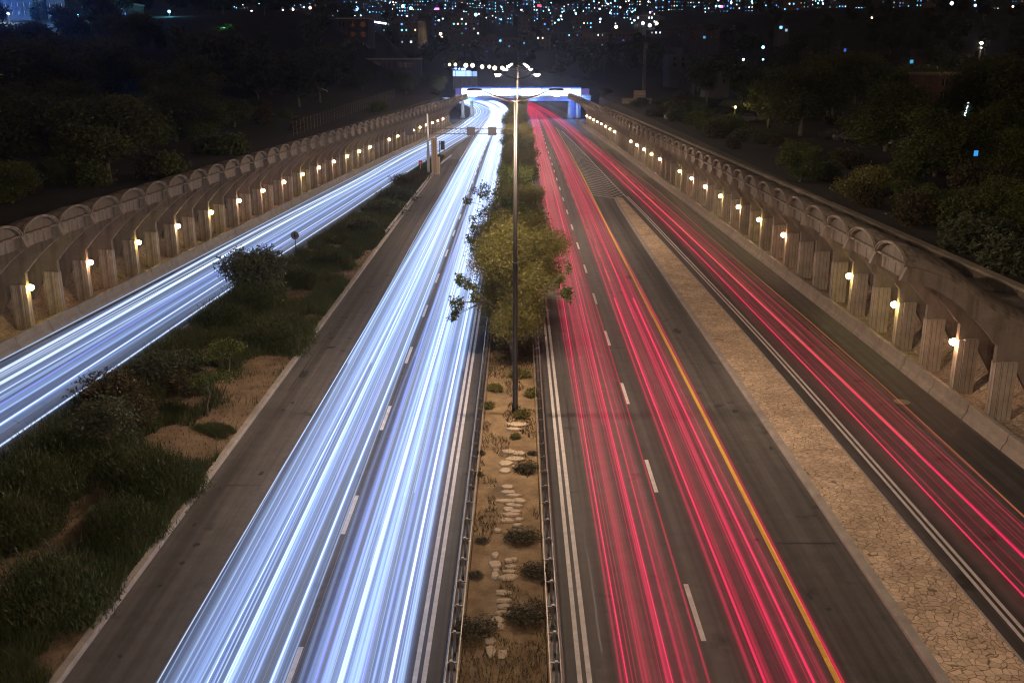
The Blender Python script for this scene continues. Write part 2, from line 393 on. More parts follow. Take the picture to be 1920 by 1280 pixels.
ym = MB(); line(cz([(28,9.1),(50,9.25),(100,9.3),(130,9.6),(180,9.8),(264,9.6)]), .17, -40, 262, 4, ym)
ym.build('yellow_road_line', M['yellow'], kind='structure')

# ------------------------------------------------------------------ planter, stone strip, median
Yp = np.concatenate([np.arange(-40, YD(186), 4.0)])
MB().ribbon(add(PLB, .16), const(-13.2), Yp, .16).build('planter_soil', M['soil'], kind='structure')
kb = MB(); kb.sweep([(-.28,0),(0,0),(0,.15),(-.03,.175),(-.28,.175)], np.append(np.arange(-40, YD(166), 3.0), YD(166)), const(-12.9)); kb.build('kerb', M['kerb'], kind='structure', recalc=True)
kb = MB(); kb.sweep([(0,0),(.18,0),(.18,.175),(.03,.175),(0,.15)], Yp, PLB); kb.build('kerb', M['kerb'], kind='structure', recalc=True)
Yst = np.append(np.arange(-40, YD(125), 3.0), YD(125.5))
MB().ribbon(STR_L, STR_R, Yst, .15).build('stone_strip', M['crazy'], kind='structure')
kb = MB(); kb.sweep([(-.32,0),(0,0),(0,.165),(-.28,.165),(-.32,.13)], Yst, STR_L); kb.build('kerb', M['kerb'], kind='structure', recalc=True)
kb = MB(); kb.sweep([(0,0),(.12,0),(.12,.12),(.09,.155),(0,.155)], Yst, STR_R); kb.build('kerb', M['kerb'], kind='structure', recalc=True)
MX0, MX1 = -1.62, .85
Ym = np.arange(-40, 341, 5.0)
MB().ribbon(bend(MX0), bend(MX1), Ym, .1).build('median_soil', M['soil2'], kind='structure')
for a in (MX0-.14, MX1+.02):
    kb = MB(); kb.sweep([(0,0),(.12,0),(.12,.16),(0,.16)], Ym, bend(a)); kb.build('kerb', M['soil2'], kind='structure', recalc=True)
shade_strip = MB(); shade_strip.ribbon(bend(-2.1), bend(MX0-.14), Ym, .012); shade_strip.ribbon(bend(MX1+.14), bend(1.35), Ym, .012)  # dark strips painted in for the shadow gaps under the guard rails
shade_strip.build('rail_shade_strip', M['dark'], kind='structure')

# ------------------------------------------------------------------ stone banks behind the barriers
def bank(name, P, s):
    m = MB(); prof = [(-.75,.0),(1.0,.06),(2.2,.95),(4.05,2.4)]
    ysb = np.arange(30 if s > 0 else 34, 278, 4.0)
    xs = P(ysb); V = []; n = len(prof)
    for x, y in zip(xs, ysb):
        for d, z in prof: V.append((x+s*d, y, z))
    F = []
    for i in range(len(ysb)-1):
        for k in range(n-1):
            q = (i*n+k, i*n+k+1, (i+1)*n+k+1, (i+1)*n+k)
            F.append(q if s > 0 else q[::-1])
    m.raw(V, F); m.build(name, M['bank'], kind='structure')
bank('stone_bank', PR, 1); bank('stone_bank', PL, -1)

# ------------------------------------------------------------------ concrete barriers
def barrier(F0, s, y0, y1, label):
    root = empty('concrete_barrier', (float(F0(y0)), y0, 0), label=label, cat='barrier', group='concrete barriers along the slip roads')
    k = 0; y = y0
    prof = [(0,0),(.07*s,.22),(.2*s,.36),(.27*s,.8),(.5*s,.8),(.55*s,0)]
    while y < y1:
        L = 4.0 if y < 150 else 8.0
        m = MB(); g = .035
        yy = np.linspace(y+g, min(y+L, y1)-g, 3)
        m.sweep(prof, yy, lambda q: F0(q))
        o = m.build('segment', M['barrier'], recalc=True)
        o.parent = root; o.matrix_parent_inverse = Matrix.Translation(-Vector(root.location))
        y += L
barrier(BR, 1, 14, 282, 'long grey concrete barrier at the foot of the right arcade')
barrier(BL, -1, 26, 282, 'long grey concrete barrier at the foot of the left arcade')

# ------------------------------------------------------------------ the two arcades
LOW = [(-5.0,6.98),(-4.1,6.8),(-3.4,6.58),(-2.7,6.2),(-2.0,5.72),(-1.3,5.15),(-.65,4.5),(-.1,3.85)]
TOP = [(-4.75,7.62),(-4.1,7.52),(-3.4,7.3),(-2.6,6.98),(-1.8,6.5),(-1.0,5.95),(-.2,5.4),(.8,4.85),(1.9,4.4),(3.0,4.15),(3.95,4.05)]
PIT = 4.07
def arc_meshes(s):
    d = {}
    # pillar: stepped board-marked block
    m = MB(); m.box(-.12*s if s > 0 else -.12-.0, .12, -.27, .27, 0, 2.62)  # replaced below
    m = MB(); xa, xb = sorted((0*s, .3*s)); m.box(xa, xb, -.25, .25, 0, 2.98, taper=.0)
    xa, xb = sorted((.3*s, 1.02*s)); m.box(xa, xb, -.3, .3, 0, 3.02)
    for i in range(3):
        x_ = s*(.48+.2*i); xa, xb = sorted((x_, x_+.018*s)); 
    d['pillar'] = m.mesh('pillar', M['pillar'])
    # fin: beam and web in one slab across the road line
    pts = LOW+[(0.0,3.8),(0.0,2.9),(1.0,2.9),(1.15,2.4),(2.0,1.0),(3.95,2.3)]+TOP[::-1]
    n = len(pts); V = [(s*x, -.15, z) for x, z in pts]+[(s*x, .15, z) for x, z in pts]
    m = MB(); m.raw(V, [tuple(range(n)), tuple(range(2*n-1, n-1, -1))]+[(i, i+n, (i+1) % n+n, (i+1) % n) for i in range(n)])
    # pale lip along the top of the beam and a flared tip
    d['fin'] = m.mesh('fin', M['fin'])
    m = MB(); V = []; N = 12
    for (x, z), t in zip(TOP, np.linspace(0, 1, len(TOP))):
        r = .84*(1-.15*t)
        for k in range(N+1):
            a = PI*k/N; V.append((s*(x+.0), .16+(PIT-.32)*(.5-.5*math.cos(a)), z+r*math.sin(a)))
    F = []; W = N+1
    for i in range(len(TOP)-1):
        for k in range(N):
            q = (i*W+k, i*W+k+1, (i+1)*W+k+1, (i+1)*W+k); F.append(q if s < 0 else q[::-1])
    n0 = len(V); V2 = [(x, y, z-.14) for x, y, z in V]
    m.raw(V+V2, F+[tuple(i+n0 for i in q[::-1]) for q in F]+
          [(k, k+1, k+1+n0, k+n0) for k in range(N)])
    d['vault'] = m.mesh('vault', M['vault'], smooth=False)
    # arch ring at the mouth
    m = MB(); V = []; N = 16
    for k in range(N+1):
        a = PI*k/N; cy = PIT/2; ry = (PIT-.06)/2; rz = .84
        for (dx, dr) in ((-.07,0),(-.07,-.08),(.08,-.08),(.08,0)):
            V.append((s*(-4.75+dx), cy-(ry+dr)*math.cos(a), 7.6+(rz+dr)*math.sin(a)))
    F = [(i*4+j, i*4+(j+1) % 4, (i+1)*4+(j+1) % 4, (i+1)*4+j) for i in range(N) for j in range(4)]
    m.raw(V, F); d['ring'] = m.mesh('arch_ring', M['vault'])
    # slatted infill and the fascia panel below
    m = MB(); V = [(s*-4.5, PIT/2, 7.55)]
    for k in range(N+1):
        a = PI*k/N; V.append((s*-4.5, PIT/2-(PIT/2-.18)*math.cos(a), 7.55+.76*math.sin(a)))
    m.raw(V, [(0, k, k+1) if s > 0 else (0, k+1, k) for k in range(1, N+1)])
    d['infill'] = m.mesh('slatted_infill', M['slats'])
    m = MB(); xa, xb = sorted((s*-4.42, s*-4.22)); m.box(xa, xb, .16, PIT-.16, 6.85, 7.58)
    xa, xb = sorted((s*-4.72, s*-4.22)); m.box(xa, xb, .16, PIT-.16, 7.582, 7.66)
    d['fascia'] = m.mesh('fascia_panel', M['fascia'])
    return d
def arcade(P, s, y0, n, label):
    root = empty('arcade', (float(P(y0)), y0, 0), label=label, cat='arcade', group='arcaded concrete galleries')
    d = arc_meshes(s); inv = Vector(root.location); ks = []
    for i in range(n+1):
        y = y0+i*PIT/1.0; x = float(P(y)); x2 = float(P(y+PIT)); rz = math.atan2(-(x2-x), PIT)
        loc = Vector((x, y, 0))-inv
        if i > 0 or s < 0: link('fin', d['fin'], root, loc, rz)
        else: link('fin', d['fin'], root, loc, rz)
        p = link('pillar', d['pillar'], root, loc, rz)
        if i < n:
            for nm, k in (('vault','vault'),('arch_ring','ring'),('slatted_infill','infill'),('fascia_panel','fascia')): link(nm, d[k], root, loc, rz)
        ks.append((x, y, rz))
    # retaining wall and coping behind
    yy = np.arange(y0-24, y0+n*PIT+.1, 4.0)
    m = MB(); m.sweep([(3.97*s,0),(4.4*s,0),(4.4*s,5.1),(3.97*s,5.1)], yy, P)
    o = m.build('retaining_wall', M['fin'], root, -inv, recalc=True)
    m = MB(); m.sweep([(3.88*s,5.102),(4.5*s,5.102),(4.5*s,5.25),(3.88*s,5.25)], yy, P)
    m.build('coping', M['coping'], root, -inv, recalc=True)
    return root, ks
YR0 = YD(48.9); YL0 = YD(64.8)-4*PIT
ar, kr = arcade(PR, 1, YR0, 54, 'long vaulted concrete arcade with lit pillars on the right of the motorway')
al, kl = arcade(PL, -1, YL0, 53, 'long vaulted concrete arcade with lit pillars on the left of the motorway')

# ------------------------------------------------------------------ pillar lamps
bulb = {}
for nm, c in (('yellow',(1,.72,.22)),('pink',(1,.5,.28)),('cream',(1,.66,.36))):
    bulb[nm] = mat_emit('lamp_glass_'+nm, c, 60, False)
LC = {'yellow':(1,.76,.33),'pink':(1,.56,.36),'cream':(1,.68,.42)}
def lamp_mesh(c):
    m = MB(); r = .19
    V = []; F = []
    for i in range(7):
        a = PI*i/6
        for k in range(10): t = 2*PI*k/10; V.append((r*math.sin(a)*math.cos(t), r*math.sin(a)*math.sin(t), r*1.1*math.cos(a)))
    for i in range(6):
        for k in range(10): F.append((i*10+k, (i+1)*10+k, (i+1)*10+(k+1) % 10, i*10+(k+1) % 10))
    m.raw(V, F); return m.mesh('lamp_glass', bulb[c], smooth=True)
LM = {c: lamp_mesh(c) for c in bulb}
m_ = MB(); m_.box(-.14,.14,-.05,.05,.1,.2); m_.tube([(0,0,.15),(0,0,.26)], .035, 6); BRK = m_.mesh('bracket', M['dark'])
lights = {}
for c in bulb:
    lights[c] = []
    for e_ in (105, 70, 125, 90, 48):
        l = bpy.data.lights.new('lamp_light_'+c, 'POINT'); l.energy = e_; l.color = LC[c]; l.shadow_soft_size = .12; lights[c].append(l)
def pillar_lamp(x, y, rz, s, c, label, group, k):
    o = empty('pillar_lamp', (x-.26*s, y-.12, 2.85), rz, label=label, cat='lamp', group=group)
    link('lamp_glass', LM[c], o); link('bracket', BRK, o)
    lo = bpy.data.objects.new('lamp_light', lights[c][(k*3) % 5]); COL.objects.link(lo); lo.parent = o; lo.location = (-.1*s, -.1, -.12)
    return o
names = ['yellow','pink','cream']
cr = ['pink','yellow','yellow',None,'pink','yellow','cream','yellow','cream','pink','yellow',None,'pink','yellow','cream','cream','pink',None,None]+['cream','yellow','cream','pink','cream','yellow','cream','pink']
for k, c in enumerate(cr):
    i = 1+2*k
    if c is None or i >= len(kr): continue
    x, y, rz = kr[i]
    t = {'yellow':'yellowish','pink':'pinkish','cream':'cream'}[c]
    if k == 0: lb = 'pinkish lamp on the nearest lit pillar of the right arcade'
    elif k < 11: lb = f'{t} lamp on a right arcade pillar, number {k+1-(k>3)} from the near end'
    else: lb = 'small warm lamp on a distant pillar of the right arcade'
    pillar_lamp(x, y, rz, 1, c, lb, 'lamps on the right arcade pillars', k)
cl = ['yellow','yellow','pink','yellow','cream','yellow','pink','pink','pink','yellow','pink','pink','yellow','yellow','cream',None,'cream','yellow',None,'cream','yellow','cream','pink','pink','cream']
for k, c in enumerate(cl):
    i = 2+2*k
    if c is None or i >= len(kl): continue
    x, y, rz = kl[i]
    t = {'yellow':'yellowish','pink':'pinkish','cream':'cream'}[c]
    if k == 0: lb = 'yellowish lamp on a left arcade pillar cut off by the left edge'
    elif k < 13: lb = f'{t} lamp on a left arcade pillar, number {k} from the left edge of the picture'
    else: lb = 'small warm lamp on a distant pillar of the left arcade'
    pillar_lamp(x, y, rz, -1, c, lb, 'lamps on the left arcade pillars', k)

# ------------------------------------------------------------------ median guard rails
def guard(x, s, y0, y1, n, label, inner=True, sp=1.5, fx=None):
    root = empty('guard_rail', (x, y0, 0), label=label, cat='guard rail', group='steel guard rails')
    fx = fx or bend(x); inv = Vector(root.location)
    prof = [(0,.44),(.05*s,.5),(0,.56),(.0,.6),(.05*s,.66),(0,.74),(-.02*s,.74),(.03*s,.66),(-.02*s,.6),(-.02*s,.56),(.03*s,.5),(-.02*s,.44)]
    m = MB(); m.sweep(prof, np.arange(y0, y1+.1, 3.0), fx); m.build('beam', M['steel'], root, -inv, recalc=True)
    if inner:
        m = MB(); m.sweep([(-.3*s,.66),(-.33*s,.66),(-.33*s,.7),(-.3*s,.7)], np.arange(y0, y1+.1, 3.0), fx); m.build('rear_rail', M['steel'], root, -inv, recalc=True)
    m = MB(); xa, xb = sorted((-.16*s, -.07*s)); m.box(xa, xb, -.05, .05, 0, .72)
    if inner: xa, xb = sorted((-.33*s, .02*s)); m.box(xa, xb, -.02, .02, .63, .67)
    else: xa, xb = sorted((-.07*s, 0)); m.box(xa, xb, -.04, .04, .48, .7)
    pm = m.mesh('post', M['signback'])
    for k in range(n):
        y = y0+.5+k*sp
        if y > y1: break
        link('post', pm, root, Vector((float(fx(y)), y, 0))-inv)
guard(-1.98, -1, 18, 300, 98, 'steel guard rail on the left edge of the planted median')
guard(1.22, 1, 18, 300, 98, 'steel guard rail on the right edge of the planted median')
pf = cz([(80,-13.05),(100,-13.05),(124,-12.95),(145,-12.9),(158,-12.7),(168,-12.3),(176,-11.8)], 3)
guard(-13.0, 1, YD(98), YD(176), 60, 'bent steel guard rail along the planter beside the left shoulder', inner=False, sp=1.9, fx=pf)

# ------------------------------------------------------------------ foliage builders
def leaves(P, size, rs, up=.3, aspect=.55):
    """a leaf quad at every point of P"""
    n = len(P); sz = size*(.6+.8*rs.rand(n))[:, None]
    d = rs.normal(size=(n,3)); d[:,2] = d[:,2]*.7+up*.3; d /= np.linalg.norm(d, axis=1)[:, None]
    e = rs.normal(size=(n,3)); e -= (e*d).sum(1)[:, None]*d; e /= np.linalg.norm(e, axis=1)[:, None]
    a = P-d*sz*.5; b = P+e*sz*aspect*.5; c = P+d*sz*.5; f = P-e*sz*aspect*.5
    return np.stack([a,b,c,f], 1).reshape(-1,3)
def clump_points(n, clumps, rs):
    """points in shells of several lobes: clumps is a list of (centre, radii)"""
    ws = np.array([r[0]*r[1]+r[2]*r[0] for _, r in clumps]); ws = ws/ws.sum()
    idx = rs.choice(len(clumps), n, p=ws); c = np.array([q[0] for q in clumps])[idx]; r = np.array([q[1] for q in clumps])[idx]
    d = rs.normal(size=(n,3)); d /= np.linalg.norm(d, axis=1)[:, None]
    k = rs.rand(n)**.45
    k = k*(1+.22*rs.normal(size=n)*.6)
    return c+d*k[:, None]*r
def twigs(P, rs, per, spread): 
    n = len(P); idx = np.repeat(np.arange(n), per); return P[idx]+rs.normal(size=(n*per,3))*spread
def tree_meshes(seed, h, rad, trunk_h, nleaf, lsize, mat, lobes=9, flat=.75, trunk_r=.16, spread=.16, per=5, low=.25):
    rs = np.random.RandomState(seed); rn = random.Random(seed)
    cl = []; m = MB()
    top = trunk_h+(h-trunk_h)*.35
    bendx = rn.uniform(-.3,.3); trunk = [(0,0,-.3),(bendx*.3,0,trunk_h*.5),(bendx,rn.uniform(-.2,.2),trunk_h),(bendx*1.2,0,top)]
    m.tube(trunk, [trunk_r*1.25,trunk_r,trunk_r*.8,trunk_r*.45], 8)
    for i in range(lobes):
        a = 2*PI*i/lobes+rn.uniform(-.4,.4); q = rn.uniform(.35,.78) if i % 3 else rn.uniform(.0,.3)
        zz = trunk_h+(h-trunk_h)*rn.uniform(low,.82)
        rr = rad*rn.uniform(.34,.5)
        c = (bendx+math.cos(a)*rad*q, math.sin(a)*rad*q, min(zz, h-rr*flat*.9))
        cl.append((c, (rr, rr, rr*flat)))
        m.tube([trunk[2], ((trunk[2][0]+c[0])/2, c[1]/2, (trunk_h+c[2])/2+.1), c], [trunk_r*.5, trunk_r*.32, trunk_r*.1], 6)
    P = clump_points(nleaf//per, cl, rs); P = twigs(P, rs, per, spread)
    P = P[P[:,2] > .25]
    Vq = leaves(P, lsize, rs); return m.mesh('trunk', M['bark'], smooth=True), quad_mesh('crown', Vq, len(P), 4, mat)
def put_tree(name, tm, x, y, z, rz, sc_, label, group, cat='tree'):
    o = empty(name, (x, y, z), rz, label=label, cat=cat, group=group); o.scale = (sc_,)*3 if not hasattr(sc_, '__len__') else sc_
    link('trunk', tm[0], o); link('crown', tm[1], o); return o

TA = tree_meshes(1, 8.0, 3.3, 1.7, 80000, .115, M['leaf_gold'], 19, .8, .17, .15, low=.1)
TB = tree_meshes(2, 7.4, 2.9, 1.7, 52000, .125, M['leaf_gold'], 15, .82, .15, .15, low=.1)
TC = tree_meshes(3, 6.6, 2.7, 1.5, 22000, .19, M['leaf_green'], 13, .8, .15, .2, low=.05)
gm = 'trees in the central median'
t_a = put_tree('median_tree', TA, -.3, 55.5, .1, 0.3, (.76,.82,1.04), 'large lamplit olive-green tree, nearest in the median behind the lamp post', gm)
put_tree('median_tree', TB, .55, 59.5, .1, 1.9, (.8,.85,1.0), 'rounded green tree pressed against the right side of the nearest median tree', gm)
t_b = put_tree('median_tree', TB, -.7, 68, .1, 2.6, .95, 'olive tree reaching a leafy branch over the white lanes, second row of the median', gm)
t_c = put_tree('median_tree', TC, .3, 74, .1, .5, 1.0, 'tall green median tree leaning towards the red lanes', gm)
def branch(tree, cx, cy, cz_, r, n, seed, sparse=1.0):
    rs = np.random.RandomState(seed); loc = tree.location; sx = tree.scale[0]; sz = tree.scale[2]; a = tree.rotation_euler[2]
    v = Matrix.Rotation(-a, 3, 'Z') @ Vector((cx-loc.x, cy-loc.y, 0)); c = (v.x/sx, v.y/sx, (cz_-loc.z)/sz)
    cl = [((c[0]+rs.normal()*r*.6, c[1]+rs.normal()*r*.6, c[2]+rs.normal()*r*.7), (r*.34, r*.34, r*.3)) for _ in range(8)]
    P = twigs(clump_points(n//5, cl, rs), rs, 5, .1)
    b = link('branch', quad_mesh('branch', leaves(P, .17, rs), len(P), 4, M['leaf_green']), tree)
    m = MB()
    for q, _ in cl: m.tube([(0,0,c[2]*.6), (c[0]*.5, c[1]*.5, c[2]*.85), q], [.05,.035,.012], 5)
    m.build('limb', M['bark'], b)
branch(t_a, -3.2, 54.6, 4.4, .9, 1500, 1); branch(t_b, -3.2, 66, 5.7, .75, 520, 2); branch(t_c, -2.8, 79, 6.6, 1.3, 1100, 3)
branch(t_a, 2.7, 56, 4.6, .8, 900, 4)
yy_ = 82.0; k = 0
while yy_ < 300:
    tm = (TC, TB, TC)[k % 3]; x = (-.7, .1, -.35, .2)[k % 4]+float(shift(yy_)); sc_ = (.92, .8, 1.0, .85, .9)[k % 5]
    put_tree('median_tree', tm, x, yy_, .1, k*1.7, (sc_*.82,sc_,sc_*1.05), 'dense green median tree in the far row behind the lamp post', gm)
    yy_ += 7.5+(k % 3)*1.6+yy_*.012; k += 1

# shrubs
def shrub_mesh(seed, r, h, n, ls, mat, lobes=5):
    rs = np.random.RandomState(seed); cl = []
    for i in range(lobes):
        a = 2*PI*i/lobes+rs.rand(); q = r*.5*rs.rand()
        rr = r*(.45+.3*rs.rand()); cl.append(((math.cos(a)*q, math.sin(a)*q, h*.4), (rr, rr, h*.55)))
    P = twigs(clump_points(n//6, cl, rs), rs, 6, .06); P[:,2] = np.abs(P[:,2])+.02
    st = MB()
    for i in range(7):
        a = rs.rand()*2*PI; st.tube([(0,0,-.1),(math.cos(a)*r*.3, math.sin(a)*r*.3, h*.45),(math.cos(a)*r*.6, math.sin(a)*r*.6, h*.8)], [.03,.02,.008], 5)
    return st.mesh('stem', M['bark']), quad_mesh('foliage', leaves(P, ls, rs, aspect=.4), len(P), 4, mat)
def put_shrub(name, sm_, x, y, z, rz, s_, label, group, cat='shrub'):
    o = empty(name, (x, y, z), rz, label=label, cat=cat, group=group); o.scale = (s_,)*3 if not hasattr(s_, '__len__') else s_
    link('stem', sm_[0], o); link('foliage', sm_[1], o); return o
SH = [shrub_mesh(20, .75, .55, 3600, .1, M['leaf_dry']), shrub_mesh(21, .6, .4, 2600, .09, M['leaf_dry'])]
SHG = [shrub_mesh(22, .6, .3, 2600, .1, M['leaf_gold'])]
gs = 'low shrubs in the central median'
for px, py, s_, lab in [(885,1190,1.0,'dark low shrub against the left kerb of the median near the bottom edge'),
    (985,1165,1.05,'dark spreading shrub right of the stepping stones near the bottom edge'),
    (975,1015,.95,'wide dark shrub lying across the stepping stones mid-way along the bare median'),
    (905,1020,.55,'thin dark tuft left of the wide shrub across the stones'),
    (1005,1078,.85,'dark shrub to the right of the paired flat stones'),
    (893,1085,.6,'faint brown shrub left of the paired flat stones'),
    (1028,1100,.5,'small dark tuft against the right kerb of the median'),
    (985,885,.8,'dark shrub right of the upper stones'),
    (897,895,.55,'small dark tuft by the left kerb beside the upper stones'),
    (900,855,.6,'brown tuft by the left guard rail above the upper stones'),
    (1000,855,.5,'brown tuft by the right guard rail above the upper stones')]:
    x, y = G(px, py); put_shrub('low_shrub', SH[0 if s_ > .6 else 1], x, y, .1, (px % 3)*.2-.2, (s_*1.0, s_*1.05, s_*.55), lab, gs)
for px, py, s_, lab in [(978,785,1.0,'green ground-hugging plant at the foot of the lamp post'),
    (915,768,.8,'green creeping plant left of the lamp post foot'),
    (1000,745,1.1,'green creeping plant behind the foot of the lamp post'),
    (930,735,1.0,'leafy ground plant behind the lamp post on the left'),
    (968,825,.6,'sparse green plant just in front of the lamp post'),
    (975,710,1.2,'leafy undergrowth beneath the nearest median tree')]:
    x, y = G(px, py); put_shrub('ground_plant', SHG[0], x, y, .1, px*.3, s_, lab, 'green ground plants by the lamp post', 'plant')

# grass and ground cover
def grass(name, region, n, h, mat, label, z=.16, wdt=.05, kind='stuff'):
    rs = np.random.RandomState(hash(name+label) % 1000 if False else len(label))
    P = region(n, rs); n = len(P)
    hh = h*(.45+.9*rs.rand(n)); a = rs.rand(n)*2*PI; l = rs.normal(size=(n,2))*.35*hh[:, None]
    wv = np.stack([np.cos(a), np.sin(a), np.zeros(n)], 1)*wdt*(.6+.8*rs.rand(n))[:, None]
    B = np.concatenate([P, np.full((n,1), z)], 1)
    Tp = B.copy(); Tp[:,0] += l[:,0]; Tp[:,1] += l[:,1]; Tp[:,2] += hh
    V = np.stack([B-wv, B+wv, Tp], 1).reshape(-1,3)
    return link(name, quad_mesh(name, V, n, 3, mat), label=label, cat='grass', kind=kind)
def pnoise(x, y): return np.sin(x*1.1+1.7*np.sin(y*.5))*np.sin(y*.8+1.3*np.sin(x*.7))+.5*np.sin(x*2.7+y*1.9)*np.sin(y*2.3-x)
BARE = [G(480,735)+(2.2,3.3), G(430,795)+(1.9,3.0), G(340,840)+(2.2,1.9), G(500,690)+(1.8,2.6), G(200,930)+(1.7,3.0), G(150,985)+(1.5,2.2), G(70,1060)+(1.6,2.4), G(10,1130)+(1.6,2.6),
        G(560,560)+(1.4,2.6), G(690,490)+(.9,4.5), G(660,520)+(.8,3.5), G(770,395)+(.8,6)]
def in_planter(n, rs, thr=-.6, edge=.0):
    y = 12+rs.rand(n*3)**1.7*165; l = PLB(y)+.25; x = l+rs.rand(n*3)*(-13.15-l)
    ok = pnoise(x, y) > thr
    for bx, by, rx, ry in BARE:
        d = ((x-bx)/rx)**2+((y-by)/ry)**2; ok &= d > .45+1.3*rs.rand(len(x))**1.5
    return np.stack([x, y], 1)[ok][:n]
def g_all(n, rs): return in_planter(n, rs, -.3)
grass('grass', g_all, 330000, .62, M['grass'], 'dark green tufted grass and ground cover filling the left planter', wdt=.019)
def g_sparse(n, rs):
    y = 12+rs.rand(n)*120; l = PLB(y)+.25; x = l+rs.rand(n)*(-13.2-l); return np.stack([x,y],1)
grass('dry_grass', g_sparse, 22000, .14, M['leaf_dry'], 'thin dry stubble on the bare soil of the left planter', wdt=.016)
def g_med(n, rs):
    y = 18+rs.rand(n)*45; x = MX0+rs.rand(n)*(MX1-MX0); ok = (pnoise(x*1.5, y*.9) > .35) | (y < 26.5) | (y > 52); return np.stack([x,y],1)[ok]
grass('median_grass', g_med, 15000, .17, M['leaf_dry'], 'short brown weeds scattered over the median soil', z=.1, wdt=.014)
def g_bar(n, rs):
    y = 40+rs.rand(n)*120; s_ = rs.rand(n) < .5; x = np.where(s_, PR(y)-.55+.45*rs.rand(n), PL(y)+.2+.5*rs.rand(n)); ok = pnoise(x, y*.8) > .3; return np.stack([x,y],1)[ok]
grass('verge_grass', g_bar, 16000, .16, M['grass'], 'weeds growing in the gap between barriers and pillars', z=.1, wdt=.03)

def herb_mesh(seed, r, h, n, mat):          # mass of upright shoots
    rs = np.random.RandomState(seed); c = rs.normal(size=(22,2))*r*.45; c /= np.maximum(1, np.linalg.norm(c, axis=1)/(r*.62))[:,None]; i = rs.randint(22, size=n)
    B = c[i]+rs.normal(size=(n,2))*r*.17; d = np.linalg.norm(B, axis=1)/r; hh = h*np.clip(1.15-d*.75, .15, 1.2)*(.55+.6*rs.rand(n))*(.75+.5*np.sin(i*2.1))
    t = rs.rand(n); z = hh*t; l = rs.normal(size=(n,2))*.16
    P = np.concatenate([B+l*z[:,None], z[:,None]], 1); dirv = np.concatenate([l*1.5+rs.normal(size=(n,2))*.35, np.ones((n,1))], 1); dirv /= np.linalg.norm(dirv, axis=1)[:,None]
    a = rs.rand(n)*6.28; wv = np.stack([np.cos(a),np.sin(a),np.zeros(n)],1)*.014; L = (.1+.16*rs.rand(n))[:,None]
    V = np.stack([P-wv, P+wv, P+dirv*L], 1).reshape(-1,3)
    st = MB()
    for k in range(8): st.tube([(0,0,.02),(c[k][0]*1.1,c[k][1]*1.1,h*.6)], [.02,.008], 4)
    return st.mesh('stem', M['bark']), quad_mesh('foliage', V, n, 3, mat)
BH = [shrub_mesh(31, 1.6, 1.4, 13000, .13, M['leaf_dark'], 10), herb_mesh(32, 1.5, 1.25, 26000, M['grass']), shrub_mesh(33, 1.5, 1.3, 11000, .12, M['leaf_dry'], 9)]
gb = 'bushes in the left planter'
for px, py, k, s_, lab in [(310,715,0,1.25,'big dark bush by the slip road, between the small trees and the blue streaks'),
    (215,775,2,1.45,'big brownish-green bush overhanging the blue streaks'),
    (255,800,2,1.1,'dark bush tucked behind the grey-leaved tree'),
    (345,740,2,.9,'dark bush behind the small forked tree'),
    (470,590,1,1.4,'thick green bush at the foot of the round dark tree'),
    (420,620,1,1.2,'low green bush left of the round dark tree foot'),
    (560,540,1,1.1,'green bush beside the round traffic sign'),
    (620,505,1,1.1,'green bush half way along the far planter'),
    (600,640,1,1.1,'mid-green bush bulging over the kerb of the left shoulder'),
    (520,660,1,1.2,'low green bush in the middle of the planter'),
    (300,930,1,1.3,'large dark bush at the kerb near the bottom left'),
    (255,900,1,1.0,'dark grassy bush behind the large kerb bush'),
    (230,1010,1,1.0,'low bush on the kerb below the large kerb bush'),
    (110,880,1,1.3,'dark bush at the left edge above the dirt path'),
    (60,940,1,1.3,'darkest bush near the left picture edge'),
    (90,1150,1,1.3,'dark bush nearest the bottom left corner'),
    (20,1010,1,1.1,'bush cut off by the left picture edge beside the dirt path'),
    (680,440,0,1.3,'broad dark bush where the planter narrows'),
    (720,405,0,1.4,'dark bush before the bent guard rail'),
    (745,380,0,1.4,'dark bush beside the bent guard rail'),
    (765,350,2,1.3,'brownish bush at the narrow end of the planter'),
    (785,340,2,1.0,'low dark bush before the gantry masts'),
    (400,815,1,.75,'low flat green plant in front of the small forked tree')]:
    x, y = G(px, py); x = max(min(x, -13.3-1.2*s_), float(PLB(y))+.9)
    if px == 400: s_ = (.6,1.0,.14)
    elif k == 0: s_ = (s_*1.1, s_*1.35, s_*.85)
    elif k == 2: s_ = (s_, s_*1.3, s_*.95)
    else: s_ = (s_*1.1, s_*1.5, s_)
    put_shrub('bush', BH[k], x, y, .16, px*.002, s_, lab, gb, 'bush')
ST1 = tree_meshes(41, 3.2, 1.9, .6, 17000, .14, M['leaf_dark'], 12, .8, .08, .13, low=.0)
ST2 = tree_meshes(42, 2.2, 1.25, 1.2, 4200, .1, M['leaf_green'], 8, .38, .05, .1, low=.5)
ST3 = tree_meshes(43, 2.5, 1.6, 1.0, 4200, .13, M['leaf_dark'], 8, .55, .05, .13)
gt = 'small trees in the left planter'
x, y = G(480,570); put_tree('small_tree', ST1, x+.5, y, .16, .3, 1.25, 'round dark tree standing against the blue slip-road streaks', gt)
x, y = G(390,788); put_tree('small_tree', ST2, x, y, .16, 1.2, 1.0, 'small forked tree standing on bare soil near the kerb', gt)
x, y = G(432,725); put_tree('small_tree', ST2, x, y, .16, 2.7, 1.05, 'small tree behind the forked one at the edge of the grass', gt)
x, y = G(214,870); put_tree('small_tree', ST3, x, y, .16, 0, 1.1, 'grey-leaved spreading tree at the left of the planter', gt)
